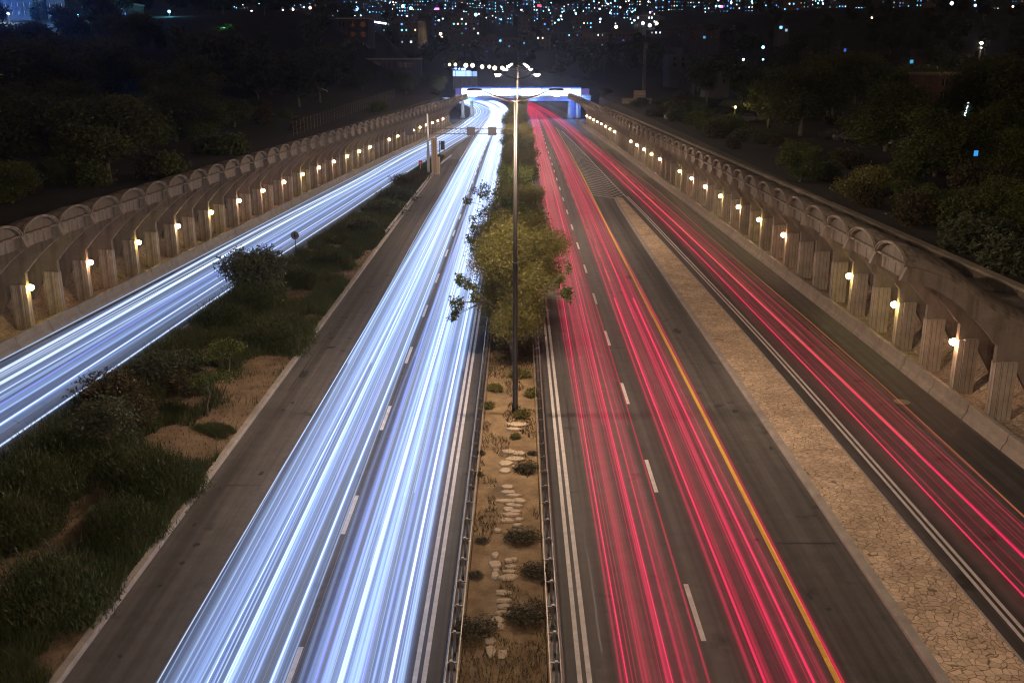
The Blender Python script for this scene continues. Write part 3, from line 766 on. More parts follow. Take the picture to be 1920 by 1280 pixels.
# bare sapling
o = empty('sapling', (*G(88,1022), .16), 0, label='bare leafless sapling by the dirt path, bottom left', cat='sapling')
m_ = MB(); m_.tube([(0,0,0),(-.15,.1,.8),(-.35,.2,1.5)], [.02,.014,.005], 5); 
for i in range(5): m_.tube([(-.1-.05*i,.1,.6+.17*i),(-.3+.12*i,.25,1.0+.14*i)], [.009,.003], 4)
m_.build('stem', M['bark'], o)

# flat stones in the median
rs = np.random.RandomState(5)
def slab_mesh(seed, ax, ay, hgt=.09):
    r_ = random.Random(seed); n = r_.choice([5,6,6,7]); m = MB()
    pts = [(ax*.5*math.cos(2*PI*i/n+r_.uniform(-.25,.25))*r_.uniform(.85,1.15), ay*.5*math.sin(2*PI*i/n+r_.uniform(-.25,.25))*r_.uniform(.85,1.15)) for i in range(n)]
    V = [(x,y,-.04) for x,y in pts]+[(x,y,hgt*.7) for x,y in pts]+[(x*.9,y*.9,hgt) for x,y in pts]
    F = [tuple(range(2*n, 3*n))]+[(i, (i+1) % n, n+(i+1) % n, n+i) for i in range(n)]+[(n+i, n+(i+1) % n, 2*n+(i+1) % n, 2*n+i) for i in range(n)]
    m.raw(V, F); return m.mesh('flat_stone', M['slab'])
stones = [(972,797,40,8),(965,806,28,6),(957,848,30,9),(975,852,24,9),(965,862,40,9),(950,870,26,10),(972,876,24,8),(948,884,22,10),(952,914,24,7),(955,924,26,6),(965,930,30,6),(950,941,36,7),(975,940,24,8),(958,948,20,7),(972,950,20,7),
          (954,957,20,9),(968,960,24,7),(960,966,34,7),(952,977,28,7),(975,975,18,7),(972,986,20,6),(935,996,16,6),
          (930,1042,14,12),(955,1052,18,8),(966,1050,14,6),(930,1060,22,12),(958,1064,24,7),(932,1071,12,6),(956,1073,30,7),(930,1080,14,14),(955,1083,34,13),
          (944,1112,30,8),(946,1127,34,6),(948,1138,24,9),(946,1150,30,8),(935,1165,22,14),(940,1176,18,10),(920,1204,22,12),(922,1222,18,22),(944,1228,22,14)]
for i, (px, py, wx, wy) in enumerate(stones):
    x, y = G(px, py, .1); kx = 17.0/(py-110)*1.04; dy = wy*(y*CT+H*ST)**2/32993*1.0
    link('flat_stone', slab_mesh(i, wx*kx*1.05, max(.16, dy*1.0)), loc=(x, y, .1), rz=0,
         label='flat pale stone set in the soil of the central median', cat='stone', group='flat stones set along the median')

# ------------------------------------------------------------------ street lamps in the median
head_em = mat_emit('sodium_lens', (1,.74,.45), 260, False)
def street_lamp_parts():
    d = {}
    m = MB(); m.tube([(0,0,0),(0,0,.5),(0,0,.52),(0,0,7.2),(0,0,15.0)], [.16,.16,.13,.11,.062], 12); m.box(-.25,.25,-.25,.25,-.05,.05)
    d['pole'] = m.mesh('pole', M['pole'], smooth=True)
    m = MB(); m.tube([(0,0,7.55),(0,0,7.62)], .17, 12); m.tube([(-.22,0,7.6),(.22,0,7.6)], .02, 6); d['collar'] = m.mesh('collar', M['dark'])
    for s in (-1, 1):
        m = MB(); m.tube([(0,0,15.02),(s*.35,0,15.1),(s*1.0,-.02,15.28),(s*1.6,-.04,15.5)], [.06,.05,.045,.04], 8)
        d['arm', s] = m.mesh('arm', M['pole'], smooth=True)
        m = MB(); V = []
        sec = [(0,.05,.05),(.12,.1,.08),(.35,.15,.09),(.6,.14,.08),(.72,.06,.04)]
        for (t, wy, hz) in sec:
            for q in range(10):
                a = 2*PI*q/10; V.append((s*(1.5+t), wy*math.cos(a)-.04, 15.52+hz*math.sin(a)*(.6 if math.sin(a) < 0 else 1)))
        F = [(i*10+q, i*10+(q+1) % 10, (i+1)*10+(q+1) % 10, (i+1)*10+q) for i in range(4) for q in range(10)]+[tuple(range(10)), tuple(range(49, 39, -1))]
        m.raw(V, F); d['head', s] = m.mesh('lamp_head', M['pole'], smooth=True)
        m = MB(); V = [(s*1.86, -.04, 15.25)]; F = []
        for i in range(1, 5):
            a = PI/2*i/4
            for q in range(10): t = 2*PI*q/10; V.append((s*1.86+.27*math.sin(a)*math.cos(t), -.04+.19*math.sin(a)*math.sin(t), 15.475-.22*math.cos(a)))
        F = [(0, 1+q, 1+(q+1) % 10) for q in range(10)]+[(1+i*10+q, 1+(i+1)*10+q, 1+(i+1)*10+(q+1) % 10, 1+i*10+(q+1) % 10) for i in range(3) for q in range(10)]
        m.raw(V, F); d['lens', s] = m.mesh('lens', head_em, smooth=True)
    return d
SLP = street_lamp_parts()
sl = bpy.data.lights.new('street_light', 'SPOT'); sl.energy = 6500; sl.color = (1,.74,.54); sl.spot_size = math.radians(176); sl.spot_blend = .12; sl.shadow_soft_size = .12
sln = bpy.data.lights.new('street_light_near', 'POINT'); sln.energy = 6500; sln.color = (1,.74,.54); sln.shadow_soft_size = .15
def street_lamp(x, y, label, z=.1):
    o = empty('street_lamp', (x, y, z), 0, label=label, cat='street lamp', group='twin-arm street lamps in the median')
    link('pole', SLP['pole'], o); link('collar', SLP['collar'], o)
    for s in (-1, 1):
        link('arm', SLP['arm', s], o); h = link('lamp_head', SLP['head', s], o); link('lens', SLP['lens', s], h)
        lo = bpy.data.objects.new('street_light', sln if 40 < y < 60 else sl); COL.objects.link(lo); lo.parent = o; lo.location = (s*1.86, -.04, 15.1)
    return o
xs0, ys0 = G(967, 779)
street_lamp(xs0, ys0, 'tall twin-arm street lamp standing nearest in the planted median')
for i, y in enumerate((98, 148, 196, 245, 300)):
    x_ = -.1+float(shift(y))
    lb = 'second twin-arm street lamp, rising directly behind the nearest one' if i == 0 else 'distant twin-arm street lamp in the line behind the second one'
    street_lamp(x_, y, lb)
street_lamp(-.1, -6, 'twin-arm street lamp beside the viewpoint, out of the picture')

street_lamp(21.5, -7, 'twin-arm street lamp right of the viewpoint, out of the picture')
# road wear: stains, tar patches, a manhole
rs = np.random.RandomState(12); wm = MB(); tm_ = MB()
def blob(m, x, y, rx, ry, z, n=14):
    a0 = rs.rand()*6; V = [(x, y, z)]+[(x+rx*math.cos(2*PI*i/n)*(.6+.7*rs.rand()), y+ry*math.sin(2*PI*i/n)*(.6+.7*rs.rand()), z) for i in range(n)]
    m.raw(V, [(0, i+1, (i+1) % n+1) for i in range(n)])
for px, py, rx, ry in [(569,703,.22,.7),(368,1023,.14,.16),(342,1057,.1,.12),(620,652,.3,.3),(225,1232,.09,.1),(430,815,.4,1.2),(1310,960,.08,.08),(1500,870,.16,.3),(1180,520,.3,.9),(1420,1010,.1,.12),(1540,760,.12,.1),(1555,1140,.1,.1),(300,1100,.1,.1),(1270,620,.25,.6)]:
    x, y = G(px, py); blob(wm, x, y, rx, ry, .0065)
for k in range(26): blob(wm, rs.uniform(-12.6,-10.4) if k % 2 else rs.uniform(9.6,11.7), rs.uniform(22,120), .05+.1*rs.rand(), .08+.2*rs.rand(), .0065)
wm.build('oil_stain', M['rubber'], kind='structure')
for x0, x1, y0, y1 in [(-12.3,-10.6,38.0,38.12),(9.5,11.6,33,33.1),(9.4,11.5,58,58.12),(16.2,16.3,40,75),(-12.2,-12.14,50,88),(2.5,2.56,26,60),(19.4,19.47,44,90)]:
    n_ = 16
    for i in range(n_):
        a, b = i/n_, (i+1)/n_; w_ = .03
        if y1-y0 > 1: ya_, yb_ = y0+(y1-y0)*a, y0+(y1-y0)*b; xa_, xb_ = x0+rs.normal()*.02, x0; tm_.raw([(xa_-w_,ya_,.0062),(xa_+w_,ya_,.0062),(xb_+w_,yb_,.0062),(xb_-w_,yb_,.0062)], [(0,1,2,3)])
        else: xa_, xb_ = x0+(x1-x0)*a, x0+(x1-x0)*b; tm_.raw([(xa_,y0-w_,.0062),(xb_,y0-w_,.0062),(xb_,y0+w_,.0062),(xa_,y0+w_,.0062)], [(0,1,2,3)])
tm_.build('tar_seam', M['dark'], kind='structure')
x, y = G(1690, 752); m_ = MB(); m_.tube([(0,0,.003),(0,0,.02)], .42, 20); m_.build('manhole_cover', mat_plain('cast_iron', (.16,.14,.12), .6, .3), loc=(x, y, 0), label='round manhole cover in the right slip road near the barrier', cat='manhole cover')
# ------------------------------------------------------------------ light trails
class Trails:
    def __init__(s): s.mb = MB()
    def t(s, f, z, rx, rz, y0, y1, mi, step=12.0):
        yy = np.concatenate([np.arange(y0, min(y1, 300), step), np.arange(max(300, y0), y1, 7.0)]) if y1 > 300 else np.append(np.arange(y0, y1-.01, step), y1)
        if len(yy) < 2: return
        s.mb.sweep([(rx, z), (rx*.3, z+rz), (-rx*.7, z+rz*.7), (-rx, z), (-rx*.3, z-rz), (rx*.7, z-rz*.7)], yy, f, mi, cap=False)
def wander(f, off, rs, amp=.12):
    p1, p2 = rs.rand(2)*6.28; k1, k2 = 1/(28+30*rs.rand()), 1/(70+60*rs.rand()); a = rs.rand()*amp; b = rs.rand()*amp*1.3
    return lambda y: f(y)+off+a*np.sin(y*k1*3+p1)+b*np.sin(y*k2*3+p2)
# slots: bright, mid, low and violet cores, soft halo, outer halo, wide added glow for light on asphalt, glowing air
WM = [mat_glow('headlight_bright', (.7,.84,1.0), .42, True), mat_glow('headlight_mid', (.5,.72,1.0), .17), mat_glow('headlight_low', (.38,.6,1.0), .07), mat_glow('headlight_violet', (.15,.12,1.0), .26), mat_glow('headlight_halo', (.32,.52,1.0), .05), mat_glow('headlight_outer', (.16,.3,1.0), .02), mat_glow('headlight_spill_glow', (.12,.26,.9), .011), mat_air_glow('headlight_air_glow', (.56,.72,1.0), .095)]
RM = [mat_glow('tail_bright', (1.0,.018,.12), .34, True), mat_glow('tail_mid', (1.0,.01,.1), .12), mat_glow('tail_low', (.9,.01,.09), .055), mat_glow('tail_amber', (1.0,.3,.1), .13), mat_glow('tail_halo', (.85,.008,.08), .03), mat_glow('tail_outer', (.6,.006,.08), .012), mat_glow('tail_spill_glow', (.5,.01,.1), .005), mat_air_glow('tail_air_glow', (1.0,.035,.12), .026)]
def bundle(f, half, nveh, mats, label, seed, y0=-10, y1=470, spill=4, zl=(.5,.85), amp=.12, th0=1.0, group=None, air=1, cut=1):
    rs = np.random.RandomState(seed); T_ = Trails()
    for k in range(nveh):
        w2 = .52+.24*rs.rand(); c = (2*((k*7) % nveh+rs.rand())/nveh-1)*max(.2, half-w2); z = zl[0]+(zl[1]-zl[0])*rs.rand()
        e0, e1 = y0, y1
        u = rs.rand()
        if not cut: pass
        elif u < .1: e1 = 60+rs.rand()*160
        elif u < .36: e0 = 24+rs.rand()*110
        g = wander(f, c, rs, amp)
        mi = int(rs.choice([0,1,2,3], p=[.2,.36,.32,.12] if mats is WM else [.16,.38,.44,.02]))
        th = (.012+.05*rs.rand()**2)*th0
        for s in (-1, 1):
            q = add(g, s*w2); T_.t(q, z, th, th, e0, e1, mi)
            T_.t(q, z, th*1.9+.005, th*1.7, e0, e1, 4)
            T_.t(q, z, th*3.4+.02, th*2.5, e0, e1, 5)
            if rs.rand() < .4: T_.t(add(q, -s*.12), z-.03, .012, .012, e0, e1, int(rs.choice([1,2])))
            if rs.rand() < .4: T_.t(add(q, s*.16), z-.2, .01, .01, e0, e1, 2)
    for k in range(int(nveh*2*air)):
        g = wander(f, (rs.rand()*2-1)*half*.97, rs, amp); T_.t(g, .5+.35*rs.rand(), .04+.2*rs.rand()**1.6, .05, y0 if rs.rand() < .7 or not cut else 60*rs.rand(), y1 if rs.rand() < .8 or not cut else 150, 4 if rs.rand() < .45 else 5)
    for k in range(spill):  # wide faint glowing tubes added to stand for light spilt on the asphalt
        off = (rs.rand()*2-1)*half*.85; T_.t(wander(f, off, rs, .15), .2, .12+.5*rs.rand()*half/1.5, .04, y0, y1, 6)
    if air:  # glow put into a closed volume above the lane
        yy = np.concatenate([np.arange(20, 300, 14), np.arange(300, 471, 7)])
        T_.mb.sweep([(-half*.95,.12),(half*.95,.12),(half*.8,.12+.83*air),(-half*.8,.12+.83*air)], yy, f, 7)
    return T_.mb.build('light_trails', mats, label=label, cat='light trails', kind='stuff', group=group)
c_ml1 = curve([(0,-8.15),(200,-7.9),(280,-7.0),(320,-6.9),(345,-7.6),(375,-10.0),(405,-14.5),(430,-20),(470,-30)], 8)
c_ml2 = curve([(0,-4.45),(200,-4.4),(290,-4.3),(335,-4.4),(360,-5.3),(385,-7.2),(410,-10.5),(435,-15.5),(470,-24)], 8)
def c_sl(y): return np.where(y < 262, 0, 0)+_csl(y)
_slpts = [(float(y), float(BL(y))+4.55) for y in range(-20, 261, 20)]+[(285,-11.6),(312,-10.9),(335,-11.2),(355,-12.8),(378,-15.9),(405,-21),(435,-28),(470,-38)]
c_sl = curve(_slpts, 7)
c_mr1 = curve([(0,3.95),(200,4.2),(260,4.6),(300,4.6),(340,3.6),(375,1.6),(405,-1.5),(440,-8)], 8)
c_mr2 = curve([(0,7.6),(50,7.7),(100,7.9),(160,8.0),(260,7.6),(300,7.2),(340,5.8),(375,3.3),(405,0),(440,-6)], 8)
c_sr = curve([(0,17.4),(45,17.3),(95,16.6),(165,15.0),(215,13.6),(260,12.4),(300,11.0),(345,8.6),(385,5.6),(420,2),(450,-3)], 8)
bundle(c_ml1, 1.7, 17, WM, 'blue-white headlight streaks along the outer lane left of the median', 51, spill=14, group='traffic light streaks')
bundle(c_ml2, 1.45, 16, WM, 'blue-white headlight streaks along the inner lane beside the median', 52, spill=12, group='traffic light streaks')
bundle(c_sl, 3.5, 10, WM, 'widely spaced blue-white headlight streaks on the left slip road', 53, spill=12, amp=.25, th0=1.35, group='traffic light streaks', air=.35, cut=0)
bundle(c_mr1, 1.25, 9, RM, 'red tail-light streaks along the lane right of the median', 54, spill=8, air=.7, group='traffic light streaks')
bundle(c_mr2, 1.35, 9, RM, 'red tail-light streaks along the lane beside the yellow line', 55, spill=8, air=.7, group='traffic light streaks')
T_ = Trails(); rs = np.random.RandomState(77)
for off, th, mi in ((-1.25,.03,0),(-1.12,.014,1),(-.15,.04,0),(0.0,.014,1),(.4,.012,2),(.62,.012,2),(1.0,.02,1),(1.12,.012,2),(-.6,.012,2),(.2,.01,2),(1.4,.012,2)):
    g = wander(c_sr, off, rs, .1); z = .6+.25*rs.rand(); T_.t(g, z, th, th, -10, 460, mi); T_.t(g, z, th*2+.005, th*1.8, -10, 460, 4); T_.t(g, z, th*3.6+.03, th*2.5, -10, 460, 5)
for k in range(7): T_.t(wander(c_sr, rs.uniform(-1.4,1.5), rs, .12), .5+.3*rs.rand(), .05+.14*rs.rand(), .05, -10 if k < 3 else 90, 460, 5 if k < 4 else 4)
T_.mb.sweep([(-1.5,.12),(1.5,.12),(1.3,.5),(-1.3,.5)], np.concatenate([np.arange(20, 300, 14), np.arange(300, 461, 7)]), c_sr, 7)  # low glowing volume added over the slip road
T_.mb.build('light_trails', RM, label='thin red tail-light streaks on the right slip road', cat='light trails', kind='stuff', group='traffic light streaks')
# amber indicator dashes
T_ = Trails(); rs = np.random.RandomState(3)
fa = curve([(0,7.2),(80,7.0),(120,6.7),(200,6.3),(300,5.8)])
for k in range(16): T_.t(fa, .75, .03, .03, 74+k*9.5, 79+k*9.5, 3, 3)
fb = add(c_sr, .3)
for k in range(22): T_.t(fb, .75, .035, .035, 120+k*8.5, 124+k*8.5, 3, 3)
for off, a, b in ((1.5,-10,190),(-.2,40,160)): T_.t(wander(c_sr, off, rs, .2), .8, .03, .03, a, b, 3)
T_.t(add(c_mr2, 1.05), .7, .02, .02, 80, 130, 3)
fc = curve([(0,-4.9),(60,-5.0),(100,-5.6),(150,-6.8),(190,-7.4),(300,-7.0)]); T_w = Trails()
for o_, e_ in ((0,0),(.9,6),(.35,25)): T_w.t(add(fc, o_), .6, .018, .018, 30+e_, 250, 1); T_w.t(add(fc, o_), .6, .04, .035, 30+e_, 250, 4)
T_w.mb.build('light_trails', WM, label='few thin headlight streaks crossing over between the two white lanes', cat='light trails', kind='stuff', group='traffic light streaks')
T_.mb.build('indicator_trails', RM, label='broken amber indicator streaks among the red tail-light streaks', cat='light trails', kind='stuff', group='traffic light streaks')

# ------------------------------------------------------------------ gantry, masts, signs by the left gore
yg = YD(151)
gx = -13.6
o = empty('sign_gantry', (gx, yg, .16), 0, label='sign gantry with a white mast and lattice arm over the left carriageway', cat='gantry')
m_ = MB(); m_.tube([(0,0,0),(0,0,3.4)], .22, 12); m_.tube([(0,0,3.4),(0,0,8.9)], [.16,.13], 12); m_.build('mast', M['white'], o, smooth=True)
m_ = MB()
for z in (5.95, 6.75): m_.tube([(-3.3,0,z),(12.6,0,z)], .045, 6); m_.tube([(-3.3,.5,z),(12.6,.5,z)], .045, 6)
for i in range(20):
    a = -3.3+i*.8; m_.tube([(a,0,5.95),(a+.4,0,6.75)], .02, 4); m_.tube([(a+.4,0,6.75),(a+.8,0,5.95)], .02, 4)
m_.build('lattice_arm', M['signback'], o)
for a in (-2.7, 6.5, 9.7):
    m_ = MB(); m_.box(a-.62,a+.62,-.12,-.06,5.75,7.0)
    for q in (-.35,0,.35): m_.box(a-.6,a+.6,-.16,-.121,6.37+q-.03,6.37+q+.03)
    for q in (-.3,.3): m_.box(a+q-.03,a+q+.03,-.2,-.161,5.78,6.97)
    m_.build('sign_panel', M['signback'], o)
x = X_at(816, yg); o = empty('equipment_cabinet', (x, yg-.5, .16), 0, label='tall tan concrete cabinet tower beside the white gantry mast', cat='cabinet')
m_ = MB(); m_.box(-.42,.42,-.4,.4,0,5.3); m_.box(-.46,.46,-.44,.44,5.302,5.45); m_.build('body', M['tan'], o)
m_ = MB(); m_.box(-.05,-.0,-.43,-.402,.2,5.1); m_.box(.2,.24,-.43,-.402,.2,5.1); m_.build('seam', M['dark'], o)
m_ = MB(); m_.box(.45,.8,-.35,.3,0,2.6); m_.build('annex', M['tan'], o)
x = X_at(825.5, yg); o = empty('signal_post', (x, yg+.3, .16), 0, label='dark post with a box-shaped signal head right of the tan tower', cat='signal post')
m_ = MB(); m_.tube([(0,0,0),(0,0,4.9)], .07, 8); m_.build('post', M['dark'], o)
m_ = MB(); m_.box(.15,.75,-.15,.15,3.6,4.9); m_.box(0,.15,-.04,.04,4.4,4.5); m_.tube([(.45,-.16,4.6),(.45,-.3,4.6)], .12, 8); m_.build('signal_head', M['dark'], o)
x, y = G(789, 326); o = empty('warning_sign', (x, y, .16), 0, label='small red and white warning sign standing left of the gantry mast', cat='sign')
m_ = MB(); m_.tube([(0,0,0),(0,0,.35)], [.28,.08], 8); m_.tube([(0,0,.35),(0,0,1.2)], .05, 8); m_.build('post', M['white'], o)
m_ = MB(); m_.box(-.26,.26,-.05,.05,1.15,1.85); m_.build('panel', M['red'], o)
m_ = MB(); m_.tube([(0,-.052,1.5),(0,-.07,1.5)], .13, 12); m_.build('disc', M['white'], o)
x, y = G(556, 490); o = empty('round_sign', (x, y, .16), 0, label='round traffic sign seen from behind on a thin post among the bushes', cat='sign')
m_ = MB(); m_.tube([(0,0,0),(0,0,2.1)], .035, 8); m_.build('post', M['dark'], o)
m_ = MB(); m_.tube([(0,-.02,2.1),(0,-.05,2.1)], .36, 20); m_.build('disc', M['signback'], o)
m_ = MB(); m_.box(-.05,.05,-.08,-.051,1.85,2.35); m_.box(-.16,.16,-.08,-.051,2.05,2.15); m_.build('clamp', M['dark'], o)

# ------------------------------------------------------------------ bridge over the motorway
by = YD(295)
lit = mat_emit('bridge_glow_white', (.75,.85,1.0), 5, True); lits = [lit, mat_emit('bridge_glow_cool', (.45,.62,1.0), 2.2, True), mat_emit('bridge_glow_warm', (1,.85,.8), 3, True)]; litb = mat_emit('bridge_glow_blue', (.12,.22,1.0), .9, True); litv = mat_emit('lit_violet', (.3,.25,.9), .35, False)
o = empty('road_bridge', (0, by, 0), 0, label='flyover crossing the motorway with blue-white glowing panels standing for its traffic streaks', cat='bridge')
mbd = MB(); mbd.box(-18.5,21,-4,4,5.15,5.85); mbd.box(-18.5,21,-4.3,4.3,5.852,6.05); mbd.build('deck', mat_plain('deck_blue_lit', (.12,.2,.5), .5), o)  # blue light on the girder is put into its base colour
def seg_panels(nm, a, b, n, z0, z1, mat, yq):
    for i in range(n):
        if nm == 'glow_panel': mat = lits[(i*5) % 3]
        xa = a+(b-a)*i/n; xb = a+(b-a)*(i+1)/n; m_ = MB(); m_.box(xa+.05, xb-.05, yq, yq+.06, z0, z1); m_.build(nm, mat, o)
seg_panels('glow_panel', -16.5, 18.3, 12, 6.55, 8.55, lit, -3.6)  # glowing panels standing for the light streaks of bridge traffic
seg_panels('blue_panel', -16.5, 18.3, 6, 8.58, 9.0, litb, -3.6)
seg_panels('end_panel', -18.3, -16.6, 1, 6.6, 8.7, litv, -3.6); seg_panels('end_panel', 18.4, 20.6, 1, 6.6, 8.6, litv, -3.6)
m_ = MB(); m_.box(-18.5,21,-4.25,-4.19,6.7,6.78); m_.box(-18.5,21,-4.25,-4.19,6.3,6.36)
for i in range(80): xx = -18.4+i*.5; m_.box(xx-.02,xx+.02,-4.24,-4.2,6.052,6.78)
m_.build('railing', M['white'], o)
for xx in (X_at(885,by), X_at(1067,by), X_at(1084,by)-.3, X_at(868,by)):
    m_ = MB(); m_.tube([(xx,0,0),(xx,0,1.0),(xx,0,5.14)], [.9,.55,.42], 12); m_.build('pier', M['barrier'], o, smooth=True)
m_ = MB(); m_.box(X_at(1068,by),X_at(1090,by),3.2,3.9,0,5.14); m_.build('abutment', mat_plain('blue_wall', (.1,.2,.6), .6), o)
for px, col, e in ((877,(.45,.65,1),2600),(1085,(.35,.55,1),2600),(1073,(.1,.25,1),1500),(1000,(.2,.4,1),1200)):
    l = bpy.data.lights.new('bridge_light', 'POINT'); l.energy = e; l.color = col; l.shadow_soft_size = .3
    lo = bpy.data.objects.new('bridge_light', l); COL.objects.link(lo); lo.parent = o; lo.location = (X_at(px,by), -5.5, 4.4)
# lit station beyond the bridge
def emissive_box(name, px0, px1, py0, py1, dist, mat_body, depth, label, cat):
    pass
ya = 470.0
def zpx(py, y): a = math.atan((py-640)/1866.7)+PITCH; return H-y*math.tan(a)
def xpx(px, y, z): return X_at(px, y, z)
z0, z1 = zpx(143,ya), zpx(133,ya); xa, xb = xpx(849,ya,z0), xpx(893,ya,z0)
o = empty('lit_station', ((xa+xb)/2, ya, z0-6), 0, label='long low building lit brilliant blue-white beyond the bridge on the left', cat='building')
w2 = (xb-xa)/2; m_ = MB(); m_.box(-w2,w2,0,14,0,5.9); m_.build('base', M['fin'], o)
m_ = MB(); m_.box(-w2,w2*.45,0,10,5.92,6+z1-z0); m_.build('lit_front', mat_emit('station_glow', (.45,.65,1.0), 1.5), o)
m_ = MB(); m_.box(w2*.52,w2,0,10,5.92,6+z1-z0-.4); m_.build('lit_wing', mat_emit('station_glow_wing', (.3,.5,1.0), 1.2), o)
m_ = MB(); m_.box(-w2-.5,w2+.5,-1,11,6.05+z1-z0,6.6+z1-z0); m_.build('roof', M['dark'], o)

# ------------------------------------------------------------------ distant lamps
def globe(r, mat):
    m = MB(); V = []; F = []
    for i in range(7):
        a = PI*i/6
        for k in range(10): t = 2*PI*k/10; V.append((r*math.sin(a)*math.cos(t), r*math.sin(a)*math.sin(t), r*math.cos(a)))
    for i in range(6):
        for k in range(10): F.append((i*10+k, (i+1)*10+k, (i+1)*10+(k+1) % 10, i*10+(k+1) % 10))
    m.raw(V, F); return m.mesh('lantern', mat, smooth=True)
LCOL = {'warm':(1,.72,.45),'white':(.6,.8,1),'cyan':(.2,.75,1),'yellow':(1,.85,.2),'pink':(1,.6,.55),'blue':(.15,.35,1)}
EM = {k: mat_emit('lantern_'+k, c, 9, False) for k, c in LCOL.items()}
GL = {}
def far_lamp(px, py, y, col, r, ph, label, group, energy=0, size_px=None, glow_h=None):
    z = zpx(py, y); x = xpx(px, y, z); g = min(T(x, y), z-1.0)
    o = empty('lamp_post', (x, y, g), 0, label=label, cat='street lamp', group=group)
    if ph and z-g < 30:
        m = MB(); m.tube([(0,0,-.5),(0,0,z-g)], [.1,.06], 6); m.tube([(0,0,z-g),(-.6,0,z-g+.1)], .05, 5); m.build('post', M['pole'], o)
    key = (col, round(r,2))
    if key not in GL: GL[key] = globe(r, EM[col])
    link('lantern', GL[key], o, (0,-.2,z-g))
    if energy:
        l = bpy.data.lights.new('lantern_light', 'POINT'); l.energy = energy; l.color = LCOL[col]; l.shadow_soft_size = .2
        lo = bpy.data.objects.new('lantern_light', l); COL.objects.link(lo); lo.parent = o; lo.location = (0,-.8,z-g-.3)
    return o
gfl = 'lamps on the road beyond the bridge'
for px, py, r in [(843,121.5,.55),(854,121.5,.6),(873.5,123,.85),(886,123,.8),(904,125.5,.75),(917.5,125.5,.65),(927.5,128,.85),(942,128,.8),(950,130.5,.6)]:
    far_lamp(px, py, 430, 'warm', r, True, f'warm street lamp in the row curving away beyond the bridge, at the {"left end" if px < 860 else "middle" if px < 925 else "right end"}', gfl)
for px, py in [(848.5,128.5),(854.5,128.5),(861,129),(867,130),(871,130)]:
    far_lamp(px, py, 462, 'blue', .5, False, 'small blue lamp in the short row above the blue-white station', 'blue lamps above the station')
for px, py, y, col, r, e, lab in [(133,6,330,'cyan',.45,1600,'tall cyan-white street lamp at the top left, right of the beige block'),
    (145,30,300,'cyan',.42,1600,'shorter cyan-white street lamp beside the tall one at the top left'),
    (5,27,300,'white',.35,1200,'white lamp under the blue floodlit building, left one of the pair'),
    (13,26,300,'white',.35,1200,'white lamp under the blue floodlit building, right one of the pair'),
    (123,57,280,'warm',.25,500,'low warm lamp below the shorter cyan lamp'),
    (316,22,340,'cyan',.45,1500,'cyan street lamp standing alone above the dark trees on the left'),
    (471,22,420,'pink',.45,0,'pinkish lamp at the left end of the roofline lamps'),
    (530,20,420,'warm',.4,0,'warm lamp on the roofline, second of four'),
    (549,18,420,'warm',.4,0,'warm lamp on the roofline, third of four'),
    (581,15,420,'warm',.5,0,'warm lamp on the roofline, right of four'),
    (1378,201,165,'yellow',.2,260,'yellow street lamp behind the right arcade near the parked cars'),
    (1412,146,260,'yellow',.6,500,'large yellow globe lamp among the dark trees on the right'),
    (1393,112,330,'white',.35,500,'white lamp among the dark trees above the yellow globe'),
    (1837,81,220,'warm',.32,2500,'warm street lamp high among the trees at the far right'),
    (1837,90,220,'white',.14,0,'small white lamp just below the warm one at the far right'),
    (1782,7,560,'white',.9,0,'bright white lamp on the ridge at the top right'),
    (1826,11,560,'blue',.7,0,'blue lamp on the ridge at the top right'),
    (1896,13,560,'pink',.5,0,'pinkish lamp on the ridge nearest the right edge'),
    (1391,131,300,'white',.2,0,'tiny white lamp between the yellow globe and the white lamp'),
    (1633,34,480,'warm',.4,0,'warm lamp on the dark slope below the ridge'),
    (1430,112,330,'cyan',.3,0,'small cyan lamp right of the white lamp among the trees'),
    (1430,89,360,'cyan',.5,0,'cyan lamp half way up the dark right slope')]:
    far_lamp(px, py, y, col, r, True, lab, 'scattered lamps on the dark hillsides', e)

